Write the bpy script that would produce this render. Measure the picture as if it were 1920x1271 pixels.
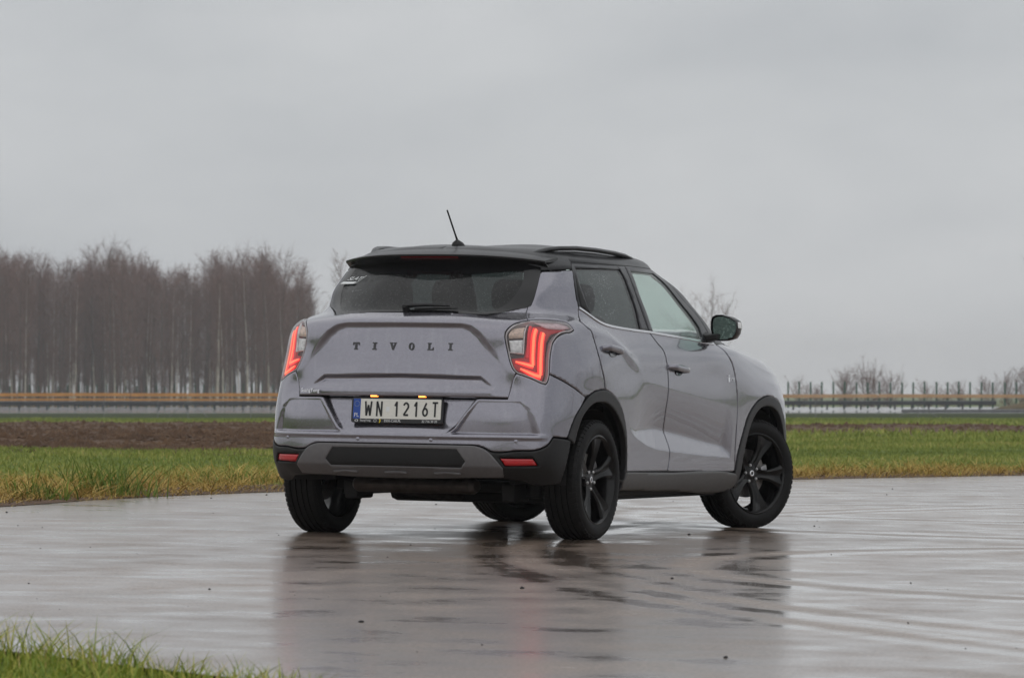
import bpy, bmesh, math, random
import numpy as np
from mathutils import Vector, Matrix
from mathutils.geometry import delaunay_2d_cdt

for _o in list(bpy.data.objects):
    bpy.data.objects.remove(_o)
SC = bpy.context.scene
COL = SC.collection
R = math.radians

# ------------------------------------------------------------------ camera
PITCH = 0.01164857
CAM_H = 0.8196
cam_d = bpy.data.cameras.new("camera")
cam = bpy.data.objects.new("camera", cam_d)
COL.objects.link(cam)
cam.location = (0, 0, CAM_H)
cam.rotation_euler = (math.pi / 2 + PITCH, 0, 0)
cam_d.sensor_width = 36.0
cam_d.lens = 7814.51 / 1920 * 36.0
cam_d.clip_start = 0.5
cam_d.clip_end = 9000
cam_d.dof.use_dof = True
cam_d.dof.focus_distance = 22.6
cam_d.dof.aperture_fstop = 11.0
SC.camera = cam

# ------------------------------------------------------------------ sky
SUN_EL, SUN_ROT = R(58), R(215)
world = bpy.data.worlds.new("World")
SC.world = world
world.use_nodes = True
wn, wl = world.node_tree.nodes, world.node_tree.links
wn.clear()
w_out = wn.new("ShaderNodeOutputWorld")
w_bg = wn.new("ShaderNodeBackground")
w_bg.inputs["Strength"].default_value = 0.1
w_sky = wn.new("ShaderNodeTexSky")
w_sky.sky_type = 'NISHITA'
w_sky.sun_disc = False
w_sky.sun_elevation = SUN_EL
w_sky.sun_rotation = SUN_ROT
w_sky.dust_density = 4.0
w_tc = wn.new("ShaderNodeTexCoord")
w_map = wn.new("ShaderNodeMapping")
w_map.inputs["Scale"].default_value = (1.0, 1.0, 2.6)
w_map.inputs["Rotation"].default_value = (0.25, 0.1, 0.4)
w_no = wn.new("ShaderNodeTexNoise")
w_no.inputs["Scale"].default_value = 5.5
w_no.inputs["Detail"].default_value = 5.0
w_no.inputs["Roughness"].default_value = 0.5
w_cr = wn.new("ShaderNodeValToRGB")
w_cr.color_ramp.elements[0].position = 0.30
w_cr.color_ramp.elements[0].color = (4.85, 5.08, 5.32, 1)
w_cr.color_ramp.elements[1].position = 0.70
w_cr.color_ramp.elements[1].color = (6.85, 6.98, 7.08, 1)
w_mix = wn.new("ShaderNodeMix")
w_mix.data_type = 'RGBA'
w_mix.inputs[0].default_value = 0.97          # cloud cover
wl.new(w_tc.outputs["Generated"], w_map.inputs["Vector"])
wl.new(w_map.outputs["Vector"], w_no.inputs["Vector"])
wl.new(w_no.outputs["Fac"], w_cr.inputs["Fac"])
wl.new(w_sky.outputs["Color"], w_mix.inputs[6])
wl.new(w_cr.outputs["Color"], w_mix.inputs[7])
wl.new(w_mix.outputs[2], w_bg.inputs["Color"])
wl.new(w_bg.outputs["Background"], w_out.inputs["Surface"])

# ------------------------------------------------------------------ sun behind the cloud
sun_d = bpy.data.lights.new("sun", 'SUN')
sun_d.energy = 0.8
sun_d.angle = R(160)
sun_d.color = (1.0, 0.97, 0.93)
sun = bpy.data.objects.new("sun", sun_d)
COL.objects.link(sun)
_sd = Vector((math.sin(SUN_ROT) * math.cos(SUN_EL), math.cos(SUN_ROT) * math.cos(SUN_EL), math.sin(SUN_EL)))
sun.rotation_euler = (-_sd).to_track_quat('-Z', 'Y').to_euler()
sun.location = (0, 0, 60)

SC.view_settings.view_transform = 'Standard'
SC.view_settings.look = 'None'
SC.view_settings.exposure = 0.0
SC.view_settings.gamma = 1.0
SC.view_settings.use_curve_mapping = False
SC.render.engine = 'CYCLES'
SC.cycles.use_denoising = True
SC.cycles.max_bounces = 8
SC.cycles.transparent_max_bounces = 16
SC.cycles.caustics_reflective = False
SC.cycles.caustics_refractive = False

# ------------------------------------------------------------------ materials
def new_mat(name):
    m = bpy.data.materials.new(name)
    m.use_nodes = True
    n, l = m.node_tree.nodes, m.node_tree.links
    return m, n, l, n["Principled BSDF"]

def N(n, kind, **kw):
    nd = n.new(kind)
    for k, v in kw.items():
        if hasattr(nd, k):
            setattr(nd, k, v)
        else:
            nd.inputs[k].default_value = v
    return nd

def ramp(n, stops):
    nd = n.new("ShaderNodeValToRGB")
    e = nd.color_ramp.elements
    while len(e) < len(stops):
        e.new(0.5)
    for i, (p, c) in enumerate(stops):
        e[i].position = p
        e[i].color = (c, c, c, 1) if isinstance(c, (int, float)) else (*c, 1)
    return nd

def droplets(n, l, strength, scale=150.0):
    """bump of fine rain drops on a surface (object space, metres)"""
    tc = N(n, "ShaderNodeTexCoord")
    v = N(n, "ShaderNodeTexVoronoi", Scale=scale, Randomness=1.0)
    l.new(tc.outputs["Object"], v.inputs["Vector"])
    r = ramp(n, [(0.05, 1.0), (0.42, 0.0)])
    l.new(v.outputs["Distance"], r.inputs["Fac"])
    no = N(n, "ShaderNodeTexNoise", Scale=scale * 0.45, Detail=2.0)
    l.new(tc.outputs["Object"], no.inputs["Vector"])
    r2 = ramp(n, [(0.42, 0.0), (0.60, 1.0)])
    l.new(no.outputs["Fac"], r2.inputs["Fac"])
    mu = N(n, "ShaderNodeMath", operation='MULTIPLY')
    l.new(r.outputs["Color"], mu.inputs[0]); l.new(r2.outputs["Color"], mu.inputs[1])
    b = N(n, "ShaderNodeBump", Strength=strength, Distance=0.0015)
    l.new(mu.outputs[0], b.inputs["Height"])
    return b, tc

def simple(name, col, rough=0.5, metal=0.0, coat=0.0, drops=0.0, var=0.0, vscale=40.0, spec=0.5, drscale=150.0):
    m, n, l, p = new_mat(name)
    p.inputs["Base Color"].default_value = (*col, 1)
    p.inputs["Roughness"].default_value = rough
    p.inputs["Metallic"].default_value = metal
    p.inputs["Specular IOR Level"].default_value = spec
    p.inputs["Coat Weight"].default_value = coat
    p.inputs["Coat Roughness"].default_value = 0.04
    if drops:
        b, tc = droplets(n, l, drops, drscale)
        l.new(b.outputs["Normal"], p.inputs["Normal"])
        l.new(b.outputs["Normal"], p.inputs["Coat Normal"])
    if var:
        tc = N(n, "ShaderNodeTexCoord")
        no = N(n, "ShaderNodeTexNoise", Scale=vscale, Detail=4.0)
        l.new(tc.outputs["Object"], no.inputs["Vector"])
        r = ramp(n, [(0.3, tuple(c * (1 - var) for c in col)), (0.7, tuple(min(1, c * (1 + var)) for c in col))])
        l.new(no.outputs["Fac"], r.inputs["Fac"])
        l.new(r.outputs["Color"], p.inputs["Base Color"])
    return m

def emissive(name, col, strength, base=(0.05, 0.0, 0.0)):
    m, n, l, p = new_mat(name)
    p.inputs["Base Color"].default_value = (*base, 1)
    p.inputs["Emission Color"].default_value = (*col, 1)
    p.inputs["Emission Strength"].default_value = strength
    return m

def thin_glass(name, tint, ior=1.5, drops=0.0, rough=0.0, bright_veil=0.0, veil_col=(0.4, 0.42, 0.43)):
    m, n, l, p = new_mat(name)
    n.remove(p)
    out = n["Material Output"]
    tr = N(n, "ShaderNodeBsdfTransparent"); tr.inputs["Color"].default_value = (*tint, 1)
    gl = N(n, "ShaderNodeBsdfGlossy"); gl.inputs["Roughness"].default_value = rough
    fr = N(n, "ShaderNodeFresnel", IOR=ior)
    ge = N(n, "ShaderNodeNewGeometry"); mi = N(n, "ShaderNodeMix", data_type='FLOAT')     # a thin sheet: same reflectance from both sides
    mi.inputs[2].default_value = ior; mi.inputs[3].default_value = 1.0 / ior
    l.new(ge.outputs["Backfacing"], mi.inputs[0]); l.new(mi.outputs[0], fr.inputs["IOR"])
    mx = N(n, "ShaderNodeMixShader")
    if drops:
        b, tc = droplets(n, l, drops, 130.0)
        l.new(b.outputs["Normal"], gl.inputs["Normal"])
        l.new(b.outputs["Normal"], fr.inputs["Normal"])
    l.new(fr.outputs["Fac"], mx.inputs[0]); l.new(tr.outputs[0], mx.inputs[1]); l.new(gl.outputs[0], mx.inputs[2])
    last = mx
    if bright_veil:
        df = N(n, "ShaderNodeBsdfDiffuse"); df.inputs["Color"].default_value = (*veil_col, 1)
        m2 = N(n, "ShaderNodeMixShader"); m2.inputs[0].default_value = bright_veil  # brightness painted onto the pane by mixing in a pale diffuse layer
        if drops > .4:                                   # bright glints of drops standing on the pane, painted as pale spots
            t2 = N(n, "ShaderNodeTexCoord"); vv = N(n, "ShaderNodeTexVoronoi", Scale=85.0); l.new(t2.outputs["Object"], vv.inputs["Vector"])
            vr = ramp(n, [(0.12, min(1.0, bright_veil + 0.10)), (0.30, bright_veil)]); l.new(vv.outputs["Distance"], vr.inputs["Fac"]); l.new(vr.outputs["Color"], m2.inputs[0])
        l.new(mx.outputs[0], m2.inputs[1]); l.new(df.outputs[0], m2.inputs[2]); last = m2
    l.new(last.outputs[0], out.inputs["Surface"])
    return m

M = {}
def paint(name, col, drops):
    m, n, l, p = new_mat(name)
    p.inputs["Base Color"].default_value = (*col, 1)
    p.inputs["Metallic"].default_value = 0.85
    p.inputs["Roughness"].default_value = 0.19
    p.inputs["Coat Weight"].default_value = 1.0
    p.inputs["Coat Roughness"].default_value = 0.03
    p.inputs["Coat IOR"].default_value = 1.85
    b, tc = droplets(n, l, drops)
    l.new(b.outputs["Normal"], p.inputs["Coat Normal"])
    fl = N(n, "ShaderNodeTexNoise", Scale=900.0, Detail=1.0)
    l.new(tc.outputs["Object"], fl.inputs["Vector"])
    r = ramp(n, [(0.3, tuple(c * 0.9 for c in col)), (0.7, tuple(c * 1.1 for c in col))])
    l.new(fl.outputs["Fac"], r.inputs["Fac"])
    # runs of road grime washed down by the rain
    mp = N(n, "ShaderNodeMapping"); mp.inputs["Scale"].default_value = (30, 30, 2.2)
    l.new(tc.outputs["Object"], mp.inputs["Vector"])
    st = N(n, "ShaderNodeTexNoise", Scale=1.0, Detail=3.0)
    l.new(mp.outputs["Vector"], st.inputs["Vector"])
    rs = ramp(n, [(0.56, 0.0), (0.75, 0.16)])
    l.new(st.outputs["Fac"], rs.inputs["Fac"])
    mx = N(n, "ShaderNodeMix", data_type='RGBA')
    l.new(rs.outputs["Color"], mx.inputs[0]); l.new(r.outputs["Color"], mx.inputs[6])
    mx.inputs[7].default_value = (0.34, 0.345, 0.37, 1)
    # beads of rain: their lens-like dark and bright spots painted into the base colour
    vo = N(n, "ShaderNodeTexVoronoi", Scale=95.0, Randomness=1.0); l.new(tc.outputs["Object"], vo.inputs["Vector"])
    vr = ramp(n, [(0.10, 0.66), (0.30, 1.12), (0.55, 1.0)]); l.new(vo.outputs["Distance"], vr.inputs["Fac"])
    sp = N(n, "ShaderNodeTexNoise", Scale=260.0, Detail=2.0, Roughness=0.8); l.new(tc.outputs["Object"], sp.inputs["Vector"])
    sr = ramp(n, [(0.3, 0.82), (0.7, 1.18)]); l.new(sp.outputs["Fac"], sr.inputs["Fac"])
    m1 = N(n, "ShaderNodeMix", data_type='RGBA', blend_type='MULTIPLY'); m1.inputs[0].default_value = 0.8
    m2 = N(n, "ShaderNodeMix", data_type='RGBA', blend_type='MULTIPLY'); m2.inputs[0].default_value = 0.8
    l.new(mx.outputs[2], m1.inputs[6]); l.new(vr.outputs["Color"], m1.inputs[7])
    l.new(m1.outputs[2], m2.inputs[6]); l.new(sr.outputs["Color"], m2.inputs[7])
    l.new(m2.outputs[2], p.inputs["Base Color"])
    return m
M['paint'] = paint("paint_grey", (0.205, 0.199, 0.240), 1.0)
M['roof'] = simple("paint_black", (0.012, 0.0125, 0.015), 0.4, coat=0.25, spec=0.35, drops=0.8, metal=0.0)
M['frame'] = simple("frame_black", (0.014, 0.014, 0.018), 0.35, coat=0.25, spec=0.4, drops=0.5)
M['gloss_black'] = simple("gloss_black", (0.008, 0.008, 0.010), 0.12, coat=0.4)
M['plastic'] = simple("plastic_black", (0.012, 0.012, 0.013), 0.5, spec=0.35, drops=0.35, var=0.15, vscale=60)
M['arch'] = simple("plastic_charcoal", (0.020, 0.020, 0.022), 0.45, spec=0.4, drops=0.3, var=0.12)
M['sill'] = simple("sill_grey", (0.085, 0.082, 0.081), 0.4, metal=0.2, drops=0.4, var=0.1)
M['skid'] = simple("skid_grey", (0.140, 0.136, 0.142), 0.45, metal=0.2, drops=0.4, var=0.06)
M['dark'] = simple("dark_inner", (0.006, 0.006, 0.007), 0.8, var=0.3, vscale=20)
M['under'] = simple("underbody", (0.010, 0.010, 0.011), 0.7, var=0.4, vscale=15)
M['steel'] = simple("muffler_steel", (0.06, 0.05, 0.045), 0.5, metal=0.6, var=0.3, vscale=25)
M['rubber'] = simple("tyre_rubber", (0.0075, 0.0075, 0.008), 0.6, spec=0.22, var=0.25, vscale=30)
M['rim'] = simple("rim_black", (0.004, 0.004, 0.0045), 0.22, spec=0.22, coat=0.18, var=0.1)
M['chrome'] = simple("chrome", (0.75, 0.75, 0.77), 0.12, metal=1.0, var=0.05)
M['alu'] = simple("caliper_alu", (0.50, 0.50, 0.51), 0.4, metal=0.7, var=0.15)
M['disc'] = simple("brake_disc", (0.20, 0.19, 0.18), 0.35, metal=0.9, var=0.2, vscale=60)
M['letter'] = simple("letter_black", (0.012, 0.012, 0.014), 0.2, coat=0.5, var=0.1)
M['cabin'] = simple("cabin_trim", (0.018, 0.018, 0.020), 0.7, var=0.2)
M['seat'] = simple("seat_fabric", (0.010, 0.010, 0.011), 0.85, var=0.25, vscale=120)
M['headliner'] = simple("headliner", (0.10, 0.10, 0.10), 0.9, var=0.1)
M['glass_dark'] = thin_glass("glass_privacy", (0.09, 0.10, 0.10), drops=0.8, bright_veil=0.015)
M['glass_rear'] = thin_glass("glass_rear", (0.040, 0.048, 0.048), drops=1.0, bright_veil=0.014)
M['glass_front'] = thin_glass("glass_green", (0.86, 0.97, 0.93), drops=0.5, bright_veil=0.14, veil_col=(0.60, 0.66, 0.63))
M['glass_wind'] = thin_glass("glass_windscreen", (0.84, 0.95, 0.90), drops=0.3, bright_veil=0.10, veil_col=(0.6, 0.62, 0.62))
M['frit_shade'] = simple("glass_frit_and_shade", (0.006, 0.006, 0.007), 0.12, drops=0.8, var=0.1)  # black print of the glass, reused as painted shade under the spoiler
M['mirror'] = simple("mirror_glass", (0.42, 0.55, 0.51), 0.03, metal=1.0, drops=0.5)
M['lens'] = thin_glass("lamp_lens", (0.93, 0.93, 0.94), drops=0.25, bright_veil=0.05, veil_col=(0.75, 0.72, 0.72))
M['lamp_rim'] = simple("lamp_rim", (0.52, 0.49, 0.50), 0.3, coat=0.6, drops=0.3, var=0.1)
M['lamp_dark'] = simple("lamp_housing", (0.045, 0.012, 0.014), 0.25, var=0.2)
M['lamp_red'] = emissive("lamp_red_lens", (1.0, 0.010, 0.016), 0.16, (0.20, 0.008, 0.014))
M['led_dim'] = emissive("led_dim", (1.0, 0.012, 0.02), 0.42, (0.2, 0.01, 0.02))
M['lamp_pink'] = simple("lamp_clear_wing", (0.62, 0.40, 0.42), 0.25, coat=0.6, drops=0.4, var=0.2, vscale=60)
M['lamp_white'] = simple("lamp_reflector", (0.80, 0.81, 0.81), 0.3, metal=0.1, var=0.25, vscale=60)
M['lamp_amber'] = simple("lamp_amber", (0.72, 0.55, 0.45), 0.3, metal=0.1, var=0.3, vscale=60)
M['led'] = emissive("led_red", (1.0, 0.022, 0.02), 1.3)
M['led_hot'] = emissive("led_core", (1.0, 0.20, 0.085), 1.45)
M['reflex'] = simple("reflex_red", (0.50, 0.008, 0.014), 0.22, coat=0.8, var=0.2, vscale=300)
M['brake3'] = simple("brake_lamp_red", (0.13, 0.005, 0.008), 0.2, coat=0.5, var=0.1)
M['plate_lamp'] = emissive("plate_lamp", (1.0, 0.26, 0.03), 3.2, (0.8, 0.5, 0.3))
M['plate_white'] = simple("plate_white", (0.72, 0.71, 0.66), 0.4, var=0.04, vscale=80)
M['plate_blue'] = simple("plate_blue", (0.008, 0.06, 0.33), 0.35, var=0.05)
M['plate_black'] = simple("plate_ink", (0.008, 0.008, 0.010), 0.4, var=0.1)
M['print_white'] = simple("print_white", (0.72, 0.74, 0.75), 0.5, var=0.05)
M['print_yellow'] = simple("print_yellow", (0.80, 0.62, 0.02), 0.5, var=0.05)
M['star'] = simple("print_star", (0.35, 0.38, 0.25), 0.5, var=0.05)
# ================================================================== mesh helpers
def mesh_obj(name, verts, faces, mat, parent=None, smooth=False, normals=None):
    me = bpy.data.meshes.new(name)
    me.from_pydata([tuple(map(float, v)) for v in verts], [], [tuple(int(i) for i in f) for f in faces])
    me.update()
    if mat is not None:
        me.materials.append(M[mat] if isinstance(mat, str) else mat)
    if smooth:
        me.polygons.foreach_set("use_smooth", [True] * len(me.polygons))
    if normals is not None:
        me.normals_split_custom_set_from_vertices([tuple(map(float, q)) for q in normals])
    o = bpy.data.objects.new(name, me)
    COL.objects.link(o)
    if parent is not None:
        o.parent = parent
    return o

def tag(o, label=None, cat=None, group=None, kind=None):
    for k, v in (("label", label), ("category", cat), ("group", group), ("kind", kind)):
        if v:
            o[k] = v
    return o

def empty(name, loc=(0, 0, 0)):
    o = bpy.data.objects.new(name, None)
    COL.objects.link(o)
    o.location = loc
    return o

class MB:
    """collects boxes, tubes and lofts into one mesh"""
    def __init__(s):
        s.v, s.f = [], []
    def add(s, verts, faces):
        b = len(s.v)
        s.v += [tuple(map(float, q)) for q in verts]
        s.f += [tuple(int(i) + b for i in f) for f in faces]
    def box(s, x0, x1, y0, y1, z0, z1):
        s.add([(x0, y0, z0), (x1, y0, z0), (x1, y1, z0), (x0, y1, z0), (x0, y0, z1), (x1, y0, z1), (x1, y1, z1), (x0, y1, z1)],
              [(0, 3, 2, 1), (4, 5, 6, 7), (0, 1, 5, 4), (1, 2, 6, 5), (2, 3, 7, 6), (3, 0, 4, 7)])
    def loft(s, rings, caps=True, closed=True):
        n = len(rings[0]); vs = [p for r in rings for p in r]; fs = []
        for i in range(len(rings) - 1):
            for j in range(n if closed else n - 1):
                k = (j + 1) % n
                fs.append((i * n + j, i * n + k, (i + 1) * n + k, (i + 1) * n + j))
        if caps:
            fs.append(tuple(range(n))[::-1]); fs.append(tuple((len(rings) - 1) * n + j for j in range(n)))
        s.add(vs, fs)
    def tube(s, pts, rad, seg=8, flat=1.0, up=(0, 0, 1), caps=True):
        pts = [Vector(p) for p in pts]; rings = []
        for i, p in enumerate(pts):
            t = (pts[min(i + 1, len(pts) - 1)] - pts[max(i - 1, 0)]).normalized()
            a = t.cross(Vector(up))
            if a.length < 1e-4: a = t.cross(Vector((1, 0, 0)))
            a.normalize(); b = a.cross(t).normalized()
            r = rad[i] if isinstance(rad, (list, tuple)) else rad
            rings.append([p + a * (math.cos(q) * r) + b * (math.sin(q) * r * flat) for q in [2 * math.pi * k / seg for k in range(seg)]])
        s.loft(rings, caps)
    def revolve(s, prof, seg, axis='y', closed_prof=False):
        """prof: list of (r, a); revolve about the given axis"""
        n = len(prof); vs = []
        for i in range(seg):
            t = 2 * math.pi * i / seg
            for r, a in prof:
                vs.append((r * math.cos(t), a, r * math.sin(t)) if axis == 'y' else (r * math.cos(t), r * math.sin(t), a))
        fs = []
        for i in range(seg):
            k = (i + 1) % seg
            for j in range(n if closed_prof else n - 1):
                jj = (j + 1) % n
                fs.append((i * n + j, i * n + jj, k * n + jj, k * n + j))
        s.add(vs, fs)
    def build(s, name, mat, parent=None, smooth=False, bevel=0.0, auto=None):
        o = mesh_obj(name, s.v, s.f, mat, parent, smooth)
        bm = bmesh.new(); bm.from_mesh(o.data)
        bmesh.ops.recalc_face_normals(bm, faces=bm.faces)
        bm.to_mesh(o.data); bm.free()
        if auto is not None:
            o.data.polygons.foreach_set("use_smooth", [True] * len(o.data.polygons))
            o.data.set_sharp_from_angle(angle=R(auto))
        if bevel:
            b = o.modifiers.new("bevel", 'BEVEL'); b.width = bevel; b.segments = 2; b.limit_method = 'ANGLE'; b.angle_limit = R(40)
        return o

# ================================================================== the car's body surface
# car frame: x forward (rear axle 0), y left, z up, metres.  A net of 18 columns round half the car, 16 rows from sill to roof.
# columns 0..17, rows 0..15 ; half body, y>=0
ZR=[.20,.30,.42,.55,.68,.80,.92,1.04,1.13]
def build_net():
    N=np.zeros((18,16,3))
    # rear lower
    c0x=[-.57,-.69,-.745,-.750,-.738,-.704,-.686,-.680,-.672]
    W  =[.80,.86,.876,.884,.889,.889,.883,.868,.832]   # door half width
    for j in range(9):
        z=ZR[j];b=c0x[j]
        N[0,j]=(b,0,z);N[1,j]=(b+.006,.28,z);N[2,j]=(b+.035,.52,z)
        N[3,j]=(b+.085,.68,z);N[4,j]=(b+.172,.798,z);N[5,j]=(-.40,.858,z)
        xs=[-.15,.2,.6,1.05,1.5,1.85,2.2,2.6]
        dw=[.004,.006,0,-.002,-.002,0,.002,.004]
        for k,(x,d) in enumerate(zip(xs,dw)): N[6+k,j]=(x,W[j]+d,z)
    # lower tuck at rear corners
    for j,(s3,s4,s5) in {0:(.0,.0,.0)}.items(): pass
    N[2,0]=(-.55,.50,.2);N[3,0]=(-.50,.64,.2);N[4,0]=(-.44,.73,.2);N[5,0]=(-.33,.79,.2)
    N[3,1]=(-.62,.66,.3);N[4,1]=(-.53,.765,.3);N[5,1]=(-.39,.835,.3)
    N[4,5]=(-.565,.775,.80);N[5,5]=(-.40,.848,.80);N[6,5][1]=.885
    N[3,6]=(-.622,.662,.92);N[4,6]=(-.535,.765,.92);N[5,6]=(-.385,.838,.92);N[6,6][1]=.884
    N[2,7]=(-.650,.51,1.04);N[3,7]=(-.602,.645,1.04);N[4,7]=(-.505,.755,1.04);N[5,7]=(-.35,.825,1.04);N[6,7]=(-.12,.862,1.04)
    N[0,8]=(-.672,0,1.158);N[1,8]=(-.664,.27,1.158);N[2,8]=(-.632,.49,1.158);N[3,8]=(-.572,.63,1.160);N[4,8]=(-.455,.728,1.16);N[5,8]=(-.31,.785,1.155);N[6,8]=(-.09,.828,1.145)
    N[7,8]=(.2,.832,1.13)
    N[10,8]=(1.5,.83,1.125);N[11,8]=(1.85,.82,1.115)
    up={9:(1.22,[(-.578,0),(-.568,.25),(-.51,.45),(-.42,.575),(-.34,.635),(-.2,.69),(0,.752),(.25,.782),(.6,.795),(1.05,.80),(1.5,.792),(1.83,.775)]),
       10:(1.33,[(-.455,0),(-.445,.25),(-.385,.44),(-.313,.563),(-.25,.62),(-.13,.668),(.03,.716),(.25,.742),(.6,.752),(1.05,.752),(1.45,.745),(1.70,.725)]),
       11:(1.43,[(-.34,0),(-.33,.25),(-.27,.42),(-.215,.543),(-.155,.598),(-.06,.64),(.07,.679),(.27,.70),(.6,.707),(1.02,.705),(1.36,.695),(1.56,.675)]),
       12:(1.50,[(-.265,0),(-.255,.25),(-.20,.41),(-.145,.522),(-.09,.57),(0,.607),(.11,.637),(.3,.655),(.6,.66),(1.0,.657),(1.28,.643),(1.44,.615)]),
       13:(1.555,[(-.19,0),(-.18,.24),(-.13,.385),(-.07,.465),(-.02,.51),(.05,.543),(.15,.572),(.32,.593),(.6,.60),(.97,.60),(1.24,.595),(1.40,.567)]),
       14:(1.592,[(-.03,0),(-.02,.17),(.02,.28),(.06,.34),(.10,.375),(.15,.40),(.22,.42),(.36,.44),(.6,.45),(.9,.44),(1.05,.42),(1.13,.39)])}
    for j,(z,l) in up.items():
        for i,(x,y) in enumerate(l): N[i,j]=(x,y,z)
    N[0:2,13,2]=1.562
    for i in range(7,11): N[i,14,2]=1.603
    # front lower
    fx={14:[(2.90,.76),(2.98,.845),(3.0,.87),(3.0,.876),(3.0,.873),(3.01,.86),(3.02,.835),(3.03,.80),(3.04,.745)],
        15:[(3.09,.64),(3.20,.725),(3.25,.74),(3.26,.74),(3.26,.735),(3.26,.725),(3.26,.70),(3.25,.67),(3.24,.62)],
        16:[(3.22,.36),(3.34,.40),(3.395,.41),(3.40,.41),(3.39,.41),(3.37,.40),(3.36,.39),(3.345,.38),(3.32,.36)],
        17:[(3.26,0),(3.38,0),(3.44,0),(3.445,0),(3.43,0),(3.41,0),(3.395,0),(3.38,0),(3.35,0)]}
    zf={13:[.2,.3,.42,.55,.68,.79,.88,.965,1.035],14:[.2,.3,.42,.54,.66,.76,.84,.91,.965],15:[.2,.3,.42,.53,.64,.73,.81,.88,.93],16:[.2,.3,.42,.53,.63,.72,.80,.87,.922],17:[.2,.3,.42,.53,.63,.72,.80,.87,.92]}
    for i,l in fx.items():
        for j,(x,y) in enumerate(l): N[i,j]=(x,y,0)
    for i,l in zf.items():
        for j,z in enumerate(l): N[i,j,2]=z
    N[13,6,1]=.875;N[13,7,1]=.845;N[13,8]=(2.6,.785,1.035)
    N[12,7,1]=.852;N[12,8]=(2.18,.80,1.085)
    top={12:[(2.02,.74,1.16),(1.83,.69,1.31),(1.66,.64,1.42),(1.50,.575,1.505),(1.45,.522,1.555),(1.15,.36,1.592)],
         13:[(2.07,.60,1.17),(1.86,.56,1.31),(1.675,.53,1.425),(1.51,.49,1.51),(1.46,.45,1.56),(1.18,.32,1.595)],
         14:[(2.13,.48,1.175),(1.90,.45,1.315),(1.71,.43,1.43),(1.54,.40,1.515),(1.47,.37,1.565),(1.20,.27,1.597)],
         15:[(2.17,.34,1.18),(1.93,.32,1.32),(1.735,.30,1.435),(1.56,.28,1.52),(1.48,.255,1.57),(1.22,.19,1.6)],
         16:[(2.19,.17,1.18),(1.945,.16,1.32),(1.745,.15,1.437),(1.57,.14,1.522),(1.485,.125,1.572),(1.23,.095,1.601)],
         17:[(2.2,0,1.18),(1.95,0,1.32),(1.75,0,1.437),(1.575,0,1.522),(1.487,0,1.572),(1.24,0,1.601)]}
    for i,l in top.items():
        for j,q in enumerate(l): N[i,9+j]=q
    sp=[.12,.14,.16,.19,.22,.26,.32,.42,.6,.8,.9,.96,1.0,1.03,1.06,1.08,1.09,1.1]
    for i,x in enumerate(sp): N[i,15]=(x,0,1.613-.03*((x-.6)/.6)**2)
    return N
NET=build_net()
def _d(a): return np.sqrt((np.diff(a,axis=0)**2).sum(-1))
UK=np.array([0.0, 0.28006, 0.52181, 0.68944, 0.83605, 1.03529, 1.28773, 1.63774, 2.03778, 2.48779, 2.93779, 3.28779, 3.6378, 4.0378, 4.4388, 4.73383, 5.08401, 5.49596])
VK=np.array([0.0, 0.11662, 0.23768, 0.36793, 0.49802, 0.61802, 0.73817, 0.85911, 0.95604, 1.05335, 1.17145, 1.28111, 1.36543, 1.44682, 1.60431, 2.05443])
def nspline(xk,yk):
    n=len(xk);h=np.diff(xk);A=np.zeros((n,n));B=np.zeros((n,)+yk.shape[1:])
    A[0,0]=A[-1,-1]=1
    for i in range(1,n-1):
        A[i,i-1]=h[i-1];A[i,i]=2*(h[i-1]+h[i]);A[i,i+1]=h[i]
        B[i]=6*((yk[i+1]-yk[i])/h[i]-(yk[i]-yk[i-1])/h[i-1])
    return np.linalg.solve(A,B.reshape(n,-1)).reshape(yk.shape)

_MU = nspline(UK, np.eye(len(UK))); _MV = nspline(VK, np.eye(len(VK)))
def _basis(xk, Mx, x):
    n = len(xk)
    i = np.clip(np.searchsorted(xk, x) - 1, 0, n - 2); h = (xk[i + 1] - xk[i]); a = (xk[i + 1] - x) / h; b = 1 - a
    W = ((a ** 3 - a) * h * h / 6)[:, None] * Mx[i] + ((b ** 3 - b) * h * h / 6)[:, None] * Mx[i + 1]
    r = np.arange(len(x)); W[r, i] += a; W[r, i + 1] += b
    return W
def S_base(u, v):
    Wu = _basis(UK, _MU, u); Wv = _basis(VK, _MV, v)
    T = (Wu @ NET.reshape(len(UK), -1)).reshape(len(u), len(VK), 3)
    P = np.einsum('njk,nj->nk', T, Wv)
    n = len(VK); j = np.clip(np.searchsorted(VK, v) - 1, 0, n - 2); b = (v - VK[j]) / (VK[j + 1] - VK[j])
    r = np.arange(len(u))
    Q = T[r, j] * (1 - b)[:, None] + T[r, j + 1] * b[:, None]
    t = np.clip((u - UK[12]) / (UK[14] - UK[12]), 0, 1)[:, None]
    return P * (1 - t) + Q * t
def sst(a, b, t):
    t = np.clip((t - a) / (b - a), 0, 1)
    return t * t * (3 - 2 * t)
def poly_sd(poly, X, Y):
    """signed distance to polygon, positive inside"""
    P = np.array(poly, float); d = np.full(len(X), 1e9); ins = np.zeros(len(X), bool)
    for k in range(len(P)):
        ax, ay = P[k]; bx, by = P[(k + 1) % len(P)]
        ex, ey = bx - ax, by - ay
        t = np.clip(((X - ax) * ex + (Y - ay) * ey) / (ex * ex + ey * ey + 1e-12), 0, 1)
        d = np.minimum(d, np.hypot(X - ax - t * ex, Y - ay - t * ey))
        c = (ay > Y) != (by > Y)
        xi = ax + (Y - ay) * ex / (ey if abs(ey) > 1e-12 else 1e-12)
        ins ^= c & (X < xi)
    return np.where(ins, d, -d)
INSET = [(-.1, 1.180), (.345, 1.176), (.405, 1.157), (.460, 1.114), (.552, .994), (.610, .897), (.612, .80), (-.1, .80)]
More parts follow.
